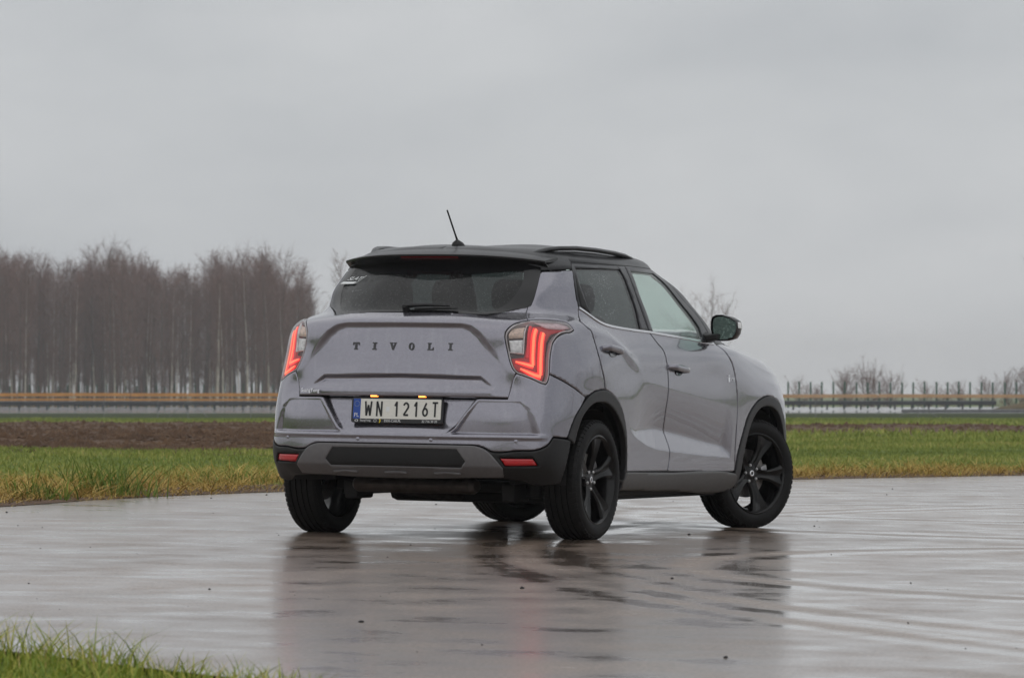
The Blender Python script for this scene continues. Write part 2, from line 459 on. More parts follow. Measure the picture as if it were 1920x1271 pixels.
FT = np.array([(.30, .595), (.402, .600), (.457, .617), (.616, .635), (.733, .62), (1.016, .589), (1.329, .558), (1.697, .517), (1.945, .493), (2.026, .453), (2.056, .426), (2.2, .426)])
FB = np.array([(.30, .595), (.402, .599), (.536, .55), (.706, .507), (.85, .485), (1.074, .47), (1.591, .444), (2.056, .426), (2.2, .426)])
FEAT = [""]                      # which pressed shapes the panel being built carries
def smin(a, b, k):
    h = np.clip(.5 + .5 * (b - a) / k, 0, 1)
    return b * (1 - h) + a * h - k * h * (1 - h)
def feature(u, P):
    """pressed-in and pressed-out shapes of the panels, in metres along the outward direction"""
    x, y, z = P[:, 0], P[:, 1], P[:, 2]
    D = np.zeros(len(u))
    if FEAT[0] == "tailgate":
        # shallow pressed field below the window
        sd = poly_sd(INSET, y, z)
        D -= .005 * sst(-.006, .030, sd) * sst(.86, .97, z)
        D -= .026 * sst(.0, .042, 1.182 - z) * sst(.95, 1.15, z) * sst(.0, .05, sd)
        # scoop above the lower lip
        zt = np.where(y < .462, .886 - .020 * y, .877 - (y - .462) * .70); zb = .806
        hgt = np.clip((zt - zb) / .075, 0, 1)
        t = np.clip((z - zb) / np.maximum(zt - zb, 1e-3), 0, 1)
        D -= .034 * hgt * t * (1 - sst(-.026, .003, z - zt))
        D += .008 * sst(.765, .795, z) * (1 - sst(.795, .83, z)) * (1 - sst(.50, .60, y))
    if FEAT[0] == "bumper":
        rear = 1 - sst(.86, .98, u)
        yr = np.interp(z, [.50, .570, .593, .682, .752, .80], [.280, .312, .346, .407, .458, .49])
        D -= .046 * sst(.0, .024, yr - y) * sst(.560, .632, z)
        yo = np.interp(z, [.571, .660, .705, .738, .752], [.790, .765, .745, .708, .66])
        ch = sst(.0, .012, y - yr - .008) * sst(0, .035, yo - y) * (1 - sst(.735, .756, z)) * sst(.564, .574, z)
        D -= (.004 + .020 * np.clip((.75 - z) / .18, 0, 1)) * ch * rear
        D += .006 * sst(.540, .550, z) * (1 - sst(.566, .576, z)) * rear * (1 - sst(.78, .82, y))
    if FEAT[0] == "garnish":
        D -= .050 * np.clip((.400 - z) / .08, 0, 1.6) * (1 - sst(.74, .95, u))          # lower face leans under the car
    if FEAT[0] == "side":
        zt = np.interp(x, FT[:, 0], FT[:, 1]); zb = np.interp(x, FB[:, 0], FB[:, 1])
        dep = .26 * np.clip(zt - zb, 0, 1) + .010 * sst(.42, .60, x) * (1 - sst(1.9, 2.05, x))
        up = dep * (.15 + .85 * sst(.35, 1.0, x)) * np.clip(1 - (z - zt) / .24, 0, 1.6) ** 1.3
        lo = dep * np.clip((z - zb) / np.maximum(zt - zb, .02), -1, 2)
        D -= np.maximum(smin(up, lo, .008), 0) * sst(.9, 1.1, u)
        zh = np.interp(x, [-.3, -.118, .029, .203, .371, .579, .8], [1.155, 1.150, 1.135, 1.105, 1.025, .937, .86])
        D += .010 * np.exp(-((z - zh) / .035) ** 2) * sst(-.2, -.05, x) * (1 - sst(.35, .65, x)) * (u > .9)
    return D
def S(u, v):
    u = np.asarray(u, float); v = np.asarray(v, float)
    s = np.where(u < 0, -1.0, 1.0); a = np.abs(u)
    P = S_base(a, v)
    D = feature(a, P)
    th = sst(UK[2], UK[5], a) * (math.pi / 2)
    P[:, 0] -= np.cos(th) * D
    P[:, 1] += np.sin(th) * D
    P[:, 1] *= s
    return P
def SN(u, v, h=.004):
    u = np.asarray(u, float); v = np.asarray(v, float)
    vh = np.minimum(v + h, VK[-1] - 1e-4); vl = np.maximum(v - h, 1e-4)
    du = S(u + h, v) - S(u - h, v); dv = S(u, vh) - S(u, vl)
    n = np.cross(dv, du)
    return S(u, v), n / (np.linalg.norm(n, axis=1, keepdims=True) + 1e-12)

def resample(pts, step=.012, corner=38):
    """closed outline -> dense points, curved between corners"""
    P = [np.array(p, float) for p in pts]; n = len(P); out = []
    def is_corner(i):
        a = P[i] - P[i - 1]; b = P[(i + 1) % n] - P[i]
        c = np.dot(a, b) / (np.linalg.norm(a) * np.linalg.norm(b) + 1e-12)
        return math.degrees(math.acos(max(-1, min(1, c)))) > corner
    C = [is_corner(i) for i in range(n)]
    for i in range(n):
        p1, p2 = P[i], P[(i + 1) % n]
        L = np.linalg.norm(p2 - p1)
        if L < 1e-6: continue
        def tan(k, other):
            if C[k]: return other
            a, b, c = P[k - 1], P[k], P[(k + 1) % n]
            da, db = np.linalg.norm(b - a), np.linalg.norm(c - b)
            t = ((b - a) / da * db + (c - b) / db * da) / (da + db)
            return t * L
        m1 = tan(i, p2 - p1); m2 = tan((i + 1) % n, p2 - p1)
        k = max(1, int(math.ceil(L / step)))
        for q in range(k):
            t = q / k
            out.append((2 * t ** 3 - 3 * t * t + 1) * p1 + (t ** 3 - 2 * t * t + t) * m1 + (-2 * t ** 3 + 3 * t * t) * p2 + (t ** 3 - t * t) * m2)
    return np.array(out)
def area2(P):
    x, y = P[:, 0], P[:, 1]
    return 0.5 * np.sum(x * np.roll(y, -1) - np.roll(x, -1) * y)
def inset(P, d):
    """move a CCW outline inwards by d"""
    a = P - np.roll(P, 1, 0); b = np.roll(P, -1, 0) - P
    na = np.c_[-a[:, 1], a[:, 0]] / (np.linalg.norm(a, axis=1, keepdims=True) + 1e-12)
    nb = np.c_[-b[:, 1], b[:, 0]] / (np.linalg.norm(b, axis=1, keepdims=True) + 1e-12)
    n = na + nb; n /= (np.linalg.norm(n, axis=1, keepdims=True) + 1e-9)
    c = np.clip((n * na).sum(1), .45, 1)
    return P + n * (d / c)[:, None], -n
def sym(half):
    """half outline (u >= 0, from centre to centre) -> whole outline"""
    return list(half) + [(-u, v) for u, v in reversed(half) if u > 1e-4]
def neg(pts):
    return [(-u, v) for u, v in pts]
def panel(name, outline, mat, parent, off=0.0, gap=.0028, grid=.013, flange=.022, drop=.0018, holes=(), roll=.9, step=.012, corner=38, feat=""):
    FEAT[0] = feat
    loops = []
    O = resample(outline, step, corner)
    if area2(O) < 0: O = O[::-1]
    O, out_o = inset(O, gap)
    loops.append((O, out_o))
    for hdef in holes:
        H = resample(hdef, step, corner)
        if area2(H) < 0: H = H[::-1]
        H, out_h = inset(H, -gap if gap > 0 else 0)
        loops.append((H, -out_h))
    lo, hi = O.min(0), O.max(0)
    gu = np.arange(lo[0] + grid * .37, hi[0], grid); gv = np.arange(lo[1] + grid * .41, hi[1], grid)
    G = np.array(np.meshgrid(gu, gv, indexing='ij')).reshape(2, -1).T
    sd = poly_sd(O, G[:, 0], G[:, 1])
    for H, _ in loops[1:]:
        sd = np.minimum(sd, -poly_sd(H, G[:, 0], G[:, 1]))
    G = G[sd > grid * .45]
    pts = np.vstack([L for L, _ in loops] + [G]); edges = []; b = 0
    for L, _ in loops:
        edges += [(b + i, b + (i + 1) % len(L)) for i in range(len(L))]; b += len(L)
    r = delaunay_2d_cdt([Vector(p) for p in pts], edges, [], 0, 1e-6)
    V = np.array([tuple(p) for p in r[0]]); T = np.array(r[2])
    cen = V[T].mean(1)
    keep = poly_sd(O, cen[:, 0], cen[:, 1]) > 0
    for H, _ in loops[1:]:
        keep &= poly_sd(H, cen[:, 0], cen[:, 1]) < 0
    T = T[keep]
    P, n = SN(V[:, 0], V[:, 1])
    orig = r[3]
    idx = {}
    for i, l in enumerate(orig):
        for k in l: idx[k] = i
    P = P + n * off
    vn = n.copy()
    faces = [tuple(t[::-1]) for t in T]
    # rolled edge and flange
    verts = list(P); norms = list(vn); b = 0
    for L, outd in loops:
        ids = [idx[b + i] for i in range(len(L))]; b += len(L)
        e = .004
        Q = S(L[:, 0] + outd[:, 0] * e, L[:, 1] + outd[:, 1] * e)
        Q0 = S(L[:, 0], L[:, 1])
        w = Q - Q0; w /= (np.linalg.norm(w, axis=1, keepdims=True) + 1e-9)
        base = len(verts)
        for i, k in enumerate(ids):
            nn = n[k]
            verts[k] = P[k] - nn * drop
            q = nn + w[i] * roll; norms[k] = q / np.linalg.norm(q)
        for i, k in enumerate(ids):
            verts.append(P[k] - n[k] * drop); norms.append(w[i])
            verts.append(P[k] - n[k] * (drop + flange)); norms.append(w[i])
        m = len(ids)
        ccw = (L is loops[0][0])
        for i in range(m):
            j = (i + 1) % m
            f = (base + 2 * i, base + 2 * j, base + 2 * j + 1, base + 2 * i + 1)
            faces.append(f if ccw else f[::-1])
    FEAT[0] = ""
    return mesh_obj(name, verts, faces, mat, parent, True, norms)

def strip(name, line, width, mat, parent, off=.003, thick=.004, step=.015, caps=True):
    """a raised strip following a line of (u, v) points; width may be a list"""
    P = np.array(line, float); L = np.r_[0, np.cumsum(np.hypot(*np.diff(P, axis=0).T))]
    n = max(2, int(L[-1] / step)); s = np.linspace(0, L[-1], n)
    W = np.interp(s, L, width if isinstance(width, (list, tuple)) else [width] * len(P))
    M2 = nspline(L, P); i = np.clip(np.searchsorted(L, s) - 1, 0, len(L) - 2); h = L[i + 1] - L[i]; a = (L[i + 1] - s) / h; bb = 1 - a
    Q = a[:, None] * P[i] + bb[:, None] * P[i + 1] + (((a ** 3 - a) * h * h / 6)[:, None] * M2[i] + ((bb ** 3 - bb) * h * h / 6)[:, None] * M2[i + 1])
    t = np.gradient(Q, axis=0); t /= np.linalg.norm(t, axis=1, keepdims=True) + 1e-9
    nn = np.c_[-t[:, 1], t[:, 0]]
    A = Q + nn * (W / 2)[:, None]; B = Q - nn * (W / 2)[:, None]
    Pa, na = SN(A[:, 0], A[:, 1]); Pb, nb = SN(B[:, 0], B[:, 1]); Pm, nm = SN(Q[:, 0], Q[:, 1])
    rings = [[Pa[k] + na[k] * (off - thick), Pa[k] + na[k] * off, Pm[k] + nm[k] * (off + thick * .35), Pb[k] + nb[k] * off, Pb[k] + nb[k] * (off - thick)] for k in range(n)]
    mb = MB(); mb.loft(rings, caps)
    return mb.build(name, mat, parent, auto=50)

def join(objs):
    """two mirrored halves become one mesh"""
    with bpy.context.temp_override(active_object=objs[0], object=objs[0], selected_objects=objs, selected_editable_objects=objs):
        bpy.ops.object.join()
    return objs[0]
def place_flat(u, v, off=0.002, feat=""):
    """frame on the body: origin, right (as read from outside), up, normal"""
    FEAT[0] = feat
    P, n = SN(np.array([u]), np.array([v])); n = Vector(n[0])
    FEAT[0] = ""
    up = Vector((0, 0, 1)); rt = up.cross(n).normalized(); up = n.cross(rt).normalized()
    return Vector(P[0]) + n * off, rt, up, n

def text_mesh(txt, size=1.0, extrude=0.0, space=1.0):
    c = bpy.data.curves.new("lettering", 'FONT'); c.body = txt; c.size = size; c.extrude = extrude
    c.space_character = space; c.resolution_u = 4; c.align_x = 'CENTER'; c.align_y = 'CENTER'
    o = bpy.data.objects.new("lettering", c); COL.objects.link(o)
    bpy.context.view_layer.update()
    me = bpy.data.meshes.new_from_object(o.evaluated_get(bpy.context.evaluated_depsgraph_get()))
    bpy.data.objects.remove(o); bpy.data.curves.remove(c)
    return me
def put_text(name, txt, mat, parent, frame, w, h, extrude=.0005):
    """lettering of given width and height centred on a frame"""
    me = text_mesh(txt, 1.0, 0.0)
    co = np.array([v.co[:] for v in me.vertices]); lo, hi = co.min(0), co.max(0)
    o, rt, up, n = frame
    sx = w / (hi[0] - lo[0]); sy = h / (hi[1] - lo[1])
    c = (lo + hi) / 2
    V = [o + rt * float((p[0] - c[0]) * sx) + up * float((p[1] - c[1]) * sy) for p in co]
    F = [tuple(p.vertices) for p in me.polygons]
    # give the print a little thickness
    nb = len(V); V2 = [q - n * extrude for q in V]; V1 = [q + n * extrude for q in V]
    cnt = {}
    for f in F:
        for a, b in zip(f, f[1:] + f[:1]):
            cnt[(a, b)] = 1
    FF = [f for f in F] + [tuple(i + nb for i in f[::-1]) for f in F]
    for (a, b) in list(cnt):
        if (b, a) not in cnt: FF.append((a, a + nb, b + nb, b))
    bpy.data.meshes.remove(me)
    return mesh_obj(name, V1 + V2, FF, mat, parent)

def stroke_glyph(name, strokes, mat, parent, frame, w, h, th):
    """flat character drawn with strokes of width th; strokes in a unit box"""
    o, rt, up, n = frame; mb = MB()
    for st in strokes:
        P = [np.array(((a - .5) * w, (b - .5) * h)) for a, b in st]; L, Rr = [], []
        for i, p in enumerate(P):
            d1 = P[i] - P[i - 1] if i else P[1] - P[0]; d2 = P[i + 1] - P[i] if i < len(P) - 1 else d1
            d1 = d1 / np.linalg.norm(d1); d2 = d2 / np.linalg.norm(d2); n1 = np.array((-d1[1], d1[0])); n2 = np.array((-d2[1], d2[0]))
            m = n1 + n2; m = m / np.linalg.norm(m); k = th / 2 / max(.45, float(m @ n1))
            L.append(p + m * k); Rr.append(p - m * k)
        m = len(P); V = [o + rt * float(q[0]) + up * float(q[1]) + n * .0006 for q in L + Rr]
        mb.add(V, [(i, m + i, m + i + 1, i + 1) for i in range(m - 1)])
    return mb.build(name, mat, parent)
_arc = lambda cx, cy, rx, ry, a0, a1, k=12: [(cx + rx * math.cos(R(a0 + (a1 - a0) * i / k)), cy + ry * math.sin(R(a0 + (a1 - a0) * i / k))) for i in range(k + 1)]
GLYPH = {
    'W': [[(.08, 1), (.24, .03)], [(.24, .03), (.50, .75)], [(.50, .75), (.76, .03)], [(.76, .03), (.92, 1)]],
    'N': [[(.1, 0), (.1, 1)], [(.1, 1), (.9, 0)], [(.9, 0), (.9, 1)]],
    '1': [[(.75, 0), (.75, 1)], [(.75, .98), (.05, .70)]],
    '2': [_arc(.5, .72, .42, .25, 165, -28, 14) + [(.10, .05)], [(.06, .05), (.94, .05)]],
    '6': [_arc(.5, .29, .40, .27, 0, 360, 20), [(.70, 1), (.16, .42)]],
    'T': [[(.02, .95), (.98, .95)], [(.5, 0), (.5, .95)]],
}
# ------------------------------------------------------------------ where the car stands
YAW, ROLL = 0.4101405, 0.0137341
CAMC = Vector((-20.9669, -9.4714, 0.819625))
_F = Vector((math.cos(YAW) * math.cos(PITCH), math.sin(YAW) * math.cos(PITCH), math.sin(PITCH)))
_R0 = Vector((math.sin(YAW), -math.cos(YAW), 0)); _U0 = _R0.cross(_F)
_R = _R0 * math.cos(ROLL) + _U0 * math.sin(ROLL); _U = _U0 * math.cos(ROLL) - _R0 * math.sin(ROLL)
_Fw = Vector((0, math.cos(PITCH), math.sin(PITCH))); _Rw = Vector((1, 0, 0)); _Uw = Vector((0, -math.sin(PITCH), math.cos(PITCH)))
_A = Matrix((_R, _U, _F)); _B = Matrix((_Rw, _Uw, _Fw)).transposed()
CAR_ROT = _B @ _A
CAR_LOC = Vector((0, 0, CAM_H)) - CAR_ROT @ CAMC
GN = CAR_ROT @ Vector((0, 0, 1))
def road_z(x, y):
    """height of the road's crossfall plane"""
    return CAR_LOC.z - (GN.x * (x - CAR_LOC.x) + GN.y * (y - CAR_LOC.y)) / GN.z
# ================================================================== the car
car = empty("parked_car")
car.matrix_world = Matrix.Translation(CAR_LOC) @ CAR_ROT.to_4x4()
tag(car, "grey compact SUV with black roof and lit red tail lamps on the wet road", "car")
TR = {
'hatch_bottom':[(0,0.582),(0.307,0.582),(0.623,0.581)],
'hatch_side':[(0.629,0.615),(0.666,0.7)],
'lamp_left':[(0.675,0.713),(0.659,0.734),(0.647,0.768),(0.634,0.827),(0.624,0.872),(0.621,0.898),(0.627,0.915),(0.643,0.933),(0.669,0.952),(0.711,0.972),(0.755,0.984)],
'glass_low':[(0.756,1.099),(0.647,1.079),(0.563,1.051),(0.507,1.022),(0.467,1.031),(0.425,1.041),(0.319,1.049),(0.12,1.056),(0.0,1.057)],
'glass_side':[(0.756,1.099),(0.788,1.112),(0.794,1.132),(0.793,1.184),(0.797,1.246),(0.808,1.308)],
'lamp_top':[(0.755,0.984),(0.82,0.994),(0.926,0.996),(1.051,0.993),(1.104,0.985),(1.133,0.962),(1.148,0.939)],
'lamp_low':[(1.117,0.929),(1.042,0.921),(0.972,0.908),(0.934,0.893),(0.908,0.873),(0.898,0.845),(0.891,0.799),(0.892,0.748),(0.895,0.71)],
'lamp_bot':[(0.893,0.686),(0.886,0.667),(0.873,0.656),(0.841,0.662),(0.765,0.685),(0.704,0.703)],
'bump_seam':[(0.966,0.69),(1.071,0.655),(1.151,0.625),(1.236,0.59)],
'rarch_out':[(1.041,0.371),(1.113,0.477),(1.195,0.55),(1.286,0.603),(1.38,0.625),(1.486,0.63),(1.585,0.608),(1.674,0.567),(1.736,0.518),(1.79,0.443),(1.835,0.31),(1.853,0.182)],
'rarch_in':[(1.111,0.34),(1.139,0.404),(1.191,0.485),(1.279,0.542),(1.395,0.566),(1.497,0.558),(1.609,0.518),(1.708,0.452),(1.776,0.377),(1.815,0.269),(1.818,0.183),(1.80,0.05)],
'rdoor_rear':[(1.308,1.1),(1.282,1.051),(1.262,1.005),(1.288,0.971),(1.34,0.944),(1.372,0.906),(1.4,0.838),(1.44,0.746),(1.475,0.682),(1.486,0.634)],
'belt_r':[(1.308,1.1),(1.375,1.077),(1.454,1.046),(1.574,1.015),(1.705,0.999),(1.895,0.986),(2.078,0.976),(2.287,0.969)],
'belt_f':[(2.287,0.969),(2.426,0.962),(2.68,0.951),(3.042,0.936),(3.339,0.924)],
'door_gap':[(2.287,0.969),(2.357,0.901),(2.412,0.86),(2.437,0.793),(2.451,0.708),(2.45,0.603),(2.452,0.508),(2.462,0.458),(2.508,0.287),(2.49,0.174)],
'fdoor_front':[(3.339,0.924),(3.404,0.873),(3.449,0.825),(3.489,0.786),(3.517,0.733),(3.537,0.666),(3.553,0.587),(3.556,0.536),(3.554,0.43),(3.553,0.296),(3.57,0.158)],
'win_rear':[(1.381,1.381),(1.33,1.33),(1.304,1.24),(1.301,1.161),(1.308,1.1)],
'apillar':[(3.30,1.384),(3.22,1.31),(3.185,1.23),(3.205,1.13),(3.245,1.04),(3.30,0.975),(3.339,0.924)],
'rglass':[(1.405,1.339),(1.872,1.348),(2.251,1.355),(2.244,1.318),(2.214,1.211),(2.206,1.109),(2.166,0.985),(1.902,0.997),(1.711,1.010),(1.594,1.027),(1.463,1.064),(1.432,1.158),(1.398,1.263)],
'bpillar':[(2.392,1.389),(2.325,1.298),(2.281,1.152),(2.287,0.969)],
'fglass':[(2.43,1.35),(2.668,1.349),(3.081,1.349),(3.075,1.32),(3.035,1.249),(3.045,1.16),(3.085,1.065),(3.13,1.008),(3.127,0.965),(3.054,0.945),(2.687,0.961),(2.357,0.976),(2.35,1.062),(2.351,1.194)],
'farch_out':[(3.571,0.155),(3.594,0.243),(3.658,0.367),(3.732,0.473),(3.854,0.554),(3.98,0.6),(4.083,0.62),(4.191,0.614),(4.297,0.581),(4.375,0.50),(4.43,.40),(4.46,.28),(4.475,.15)],
'farch_in':[(3.655,0.05),(3.669,0.154),(3.713,0.295),(3.789,0.437),(3.884,0.509),(4.008,0.548),(4.134,0.548),(4.241,0.512),(4.32,.44),(4.375,.33),(4.40,.20),(4.41,.10)],
'sill':[(1.853,0.182),(2.491,0.172),(3.573,0.152),(3.621,0.147),(3.637,0.097),(3.624,0.051),(3.545,0.038),(2.679,0.052),(1.829,0.072),(1.806,0.128)],
'bump_low':[(1.031,0.369),(0.905,0.378),(0.868,0.338),(0.813,0.313),(0.688,0.302),(0.548,0.299),(0.512,0.316),(0.466,0.3275),(0.434,0.329),(0.39,0.329),(0.231,0.329),(0.10,0.329),(0.0,0.329)],
'clad_bot':[(1.034,0.239),(0.998,0.127),(0.905,0.118),(0.83,0.113),(0.75,0.137),(0.615,0.147),(0.0,0.143)],
}
LAMP = TR['lamp_left'] + TR['lamp_top'][1:] + TR['lamp_low'] + TR['lamp_bot']

# --- tailgate and rear window
hatch = panel("tailgate", sym(TR['hatch_bottom'] + TR['hatch_side'] + TR['lamp_left'] + TR['glass_low']), 'paint', car, grid=.0075, feat='tailgate')
rear_glass_out = sym(list(reversed(TR['glass_low'])) + TR['glass_side'][1:] + [(.80, VK[12] - .005), (0, VK[12] - .005)])
rg_in = sym([(0, 1.075), (.41, 1.064), (.47, 1.056), (.56, 1.090), (.615, 1.15), (.65, 1.24), (.64, 1.315), (.40, 1.292), (0, 1.284)])  # top edge lowered so the border's black fills in the shaded spoiler underside
rwin = panel("rear_window", rg_in, 'glass_rear', car, off=-.004, grid=.03, gap=-.001, flange=.002, drop=0, roll=0)
panel("ceramic_border", rear_glass_out, 'frit_shade', rwin, off=-.003, grid=.02, flange=.002, holes=[rg_in], gap=.0018, drop=0, roll=0)
# --- sides
for s in (1, -1):
    f = (lambda q: q) if s > 0 else neg
    quarter = (list(reversed(TR['glass_side'])) + [(.752, 1.04), TR['lamp_top'][0]] + TR['lamp_top'][1:] + TR['lamp_low'] + TR['bump_seam']
               + TR['rarch_out'][3:5] + list(reversed(TR['rdoor_rear'])) + list(reversed(TR['win_rear']))[1:-1])
    panel("quarter_panel", f(quarter), 'paint', car, feat='side')
    arch_cut = [p for p in TR['rarch_out'][5:]]
    rd = panel("rear_door", f(list(reversed(TR['belt_r']))[:-1] + TR['rdoor_rear'] + TR['rarch_out'][6:] + list(reversed(TR['door_gap']))[:-1]), 'paint', car, grid=.008, feat='side')
    panel("window_frame", f(TR['win_rear'] + TR['belt_r'][1:] + list(reversed(TR['bpillar']))[1:] + [(1.939, 1.385)]), 'frame', rd, off=.001, holes=[f(TR['rglass'])], gap=.0018, grid=.02)
    panel("side_window", f(TR['rglass']), 'glass_dark', rd, off=-.006, grid=.04, gap=-.004, flange=.003, drop=0, roll=0)
    panel("quarter_trim", f([(1.358, 1.303), (1.38, 1.231), (1.424, 1.139), (1.46, 1.064), (1.40, 1.082), (1.34, 1.106), (1.326, 1.171)]), 'plastic', rd, off=.004, grid=.02, gap=0, flange=.006)
    strip("belt_strip", f([(u, v - .002) for u, v in TR['belt_r']]), .013, 'chrome', rd, off=.005, thick=.008)
    fd = panel("front_door", f(list(reversed(TR['belt_f'])) + TR['door_gap'][1:] + list(reversed(TR['fdoor_front']))[:-1]), 'paint', car, grid=.008, feat='side')
    panel("window_frame", f(TR['bpillar'] + TR['belt_f'][1:] + list(reversed(TR['apillar']))[1:] + [(2.85, 1.387)]), 'frame', fd, off=.001, holes=[f(TR['fglass'])], gap=.0018, grid=.02)
    panel("side_window", f(TR['fglass']), 'glass_front', fd, off=-.006, grid=.04, gap=-.004, flange=.003, drop=0, roll=0)
    strip("belt_strip", f([(u, v - .002) for u, v in TR['belt_f'][:-1]] + [(3.28, .925)]), .013, 'chrome', fd, off=.005, thick=.008)
    # fender and A pillar
    fender = (list(TR['fdoor_front']) + TR['farch_out'][1:] + [(4.50, .45), (4.60, .62), (4.62, .80), (4.55, VK[8]), (4.2, VK[8]), (3.8, VK[8]), (3.55, VK[8] - .005)])
    panel("front_fender", f(fender), 'paint', car, grid=.014)
    panel("windscreen_pillar", f([(3.30, 1.384)] + TR['apillar'][1:] + [(3.55, VK[8] + .002), (3.66, VK[9] + .01), (3.70, 1.17), (3.72, 1.28), (3.70, VK[12] + .02)]), 'roof', car, grid=.02)
    # claddings
    RA = TR['rarch_out']; RI = TR['rarch_in']
    panel("rear_arch_trim", f(RA + [(1.845, .09)] + list(reversed(RI))), 'arch', car, off=.007, gap=.001, flange=.03, grid=.012, drop=.004)
    panel("front_arch_trim", f(TR['farch_out'] + list(reversed(TR['farch_in']))), 'arch', car, off=.007, gap=.001, flange=.03, grid=.012, drop=.004)
    panel("sill_trim", f(TR['sill']), 'sill', car, off=.009, gap=.002, flange=.04, grid=.014, drop=.004)
    # lamp
    lamp = panel("tail_lamp", f(LAMP), 'lamp_dark', car, off=-.030, gap=.004, flange=.01, grid=.02)
    ring = resample(LAMP, .012)
    if area2(ring) < 0: ring = ring[::-1]
    ring, _ = inset(ring, .014)
    panel("bezel", f(LAMP), 'lamp_rim', lamp, off=-.002, gap=.003, flange=.03, grid=.02, holes=[f([tuple(p) for p in ring])])
    panel("lens", f(LAMP), 'lens', lamp, off=.002, gap=.0045, flange=.004, grid=.014, drop=.002)
    wh = [(0.643, 0.887), (0.643, 0.909), (0.660, 0.928), (0.744, 0.949), (0.734, 0.923), (0.7305, 0.892)]
    panel("indicator_reflector", f(wh), 'lamp_amber', lamp, off=-.012, gap=.002, flange=.01, grid=.012)
    panel("reversing_reflector", f([(0.6435, 0.883), (0.730, 0.888), (0.726, 0.828), (0.652, 0.833)]), 'lamp_white', lamp, off=-.012, gap=.002, flange=.01, grid=.012)
    strip("reflector_edge", f([(0.748, 0.953), (0.736, 0.923), (0.732, 0.892), (0.728, 0.826)]), .005, 'lamp_white', lamp, off=-.006, thick=.008)
    strip("reflector_edge", f([(0.730, 0.825), (0.69, .828), (0.647, 0.831)]), .005, 'lamp_white', lamp, off=-.006, thick=.008)
    panel("red_lens", f([(0.775, .960), (0.86, .962), (0.96, .955), (1.06, .950), (1.115, .944), (1.05, .936), (.96, .925), (.905, .912), (.872, .88), (.866, .80), (.866, .70), (.855, .675), (.78, .697), (.70, .72), (.668, .745), (.655, .80), (.735, .808), (.752, .87)]), 'lamp_red', lamp, off=-.020, gap=.0, flange=.004, grid=.014)
    for ln, w in (([(0.842, 0.918), (0.834, 0.894), (0.83, 0.844), (0.829, 0.76), (0.832, 0.706)], .034), ([(0.836, 0.700), (0.805, 0.703), (0.753, 0.720), (0.705, 0.741)], [.034, .034, .028, .014]),
                  ([(0.797, 0.935), (0.787, 0.91), (0.783, 0.869), (0.781, 0.81), (0.782, 0.763)], .030), ([(0.786, 0.757), (0.768, 0.760), (0.734, 0.769), (0.68, 0.782)], [.030, .030, .026, .012])):
        strip("light_bar", f(ln), w, 'led', lamp, off=-.010, thick=.006)
        if isinstance(w, list): w = [q * .46 for q in w]
        else: w = w * .46
        strip("light_core", f([ln[0], *ln[1:]]), w, 'led_hot', lamp, off=-.0065, thick=.004)
    strip("light_bar", f([(0.768, 0.951), (0.76, 0.917), (0.755, 0.843), (0.751, 0.806)]), .014, 'led_dim', lamp, off=-.010, thick=.006)
    panel("clear_wing", f([(0.79, .976), (0.93, .979), (1.05, .977), (1.095, .968), (1.12, .950), (1.04, .942), (.95, .940), (.86, .944)]), 'lamp_pink', lamp, off=-.008, gap=.0, flange=.004, grid=.014)

# --- roof
roof_half = [(0, VK[12] + .01), (.5, VK[12] + .01), (.80, VK[12] - .03), (0.815, 1.315), (1.10, 1.324), (1.33, 1.333), (1.381, 1.383), (1.939, 1.387), (2.392, 1.391), (2.85, 1.389), (3.30, 1.386), (3.70, VK[12] + .023), (4.2, VK[12] + .03), (UK[17], VK[12] + .035), (UK[17], VK[15] - .002), (0, VK[15] - .002)]
join([panel("roof_skin", [(s * u, v) for u, v in roof_half], 'roof', car, off=.001, grid=.03, gap=.0006, flange=.004) for s in (1, -1)])
# --- front end
BON = [(3.60, VK[8] + .004), (4.4, VK[8] + .004), (UK[15], VK[8] + .004), (UK[17], VK[8] + .004), (UK[17], VK[9] - .004), (4.4, VK[9] - .004), (3.68, VK[9] - .004)]
SCR = [(3.67, VK[9] + .014), (4.3, VK[9] + .006), (UK[17], VK[9] + .006), (UK[17], VK[12] + .03), (4.2, VK[12] + .025), (3.73, VK[12] + .02), (3.75, 1.28), (3.73, 1.17)]
join([panel("bonnet", q, 'paint', car, grid=.03, gap=.0004) for q in (BON, neg(BON))])
join([panel("windscreen", q, 'glass_wind', car, off=-.003, grid=.05, gap=0, flange=.003, drop=0, roll=0) for q in (SCR, neg(SCR))])
FBU = [(4.51, .45), (4.61, .60), (UK[17], .62), (UK[17], .02), (4.43, .02), (4.47, .28)]
LGR = [(4.85, .38), (UK[17], .38), (UK[17], .12), (4.80, .14)]
UGR = [(4.64, .88), (4.60, VK[8] - .004), (UK[17], VK[8] - .004), (UK[17], .625), (5.12, .64), (5.17, .745), (4.95, .815)]
fb = join([panel("front_bumper", q, 'paint', car, grid=.03) for q in (FBU, neg(FBU))])
join([panel("lower_grille", q, 'plastic', fb, off=.006, grid=.03) for q in (LGR, neg(LGR))])
join([panel("nose_panel", q, 'paint', car, grid=.03) for q in (UGR, neg(UGR))])
for s in (1, -1):
    f = (lambda q: q) if s > 0 else neg
    panel("headlamp", f([(4.62, .64), (4.63, .78), (4.66, .86), (4.95, .80), (5.15, .74), (5.10, .66), (4.8, .63)]), 'lamp_white', car, off=-.004, grid=.02)

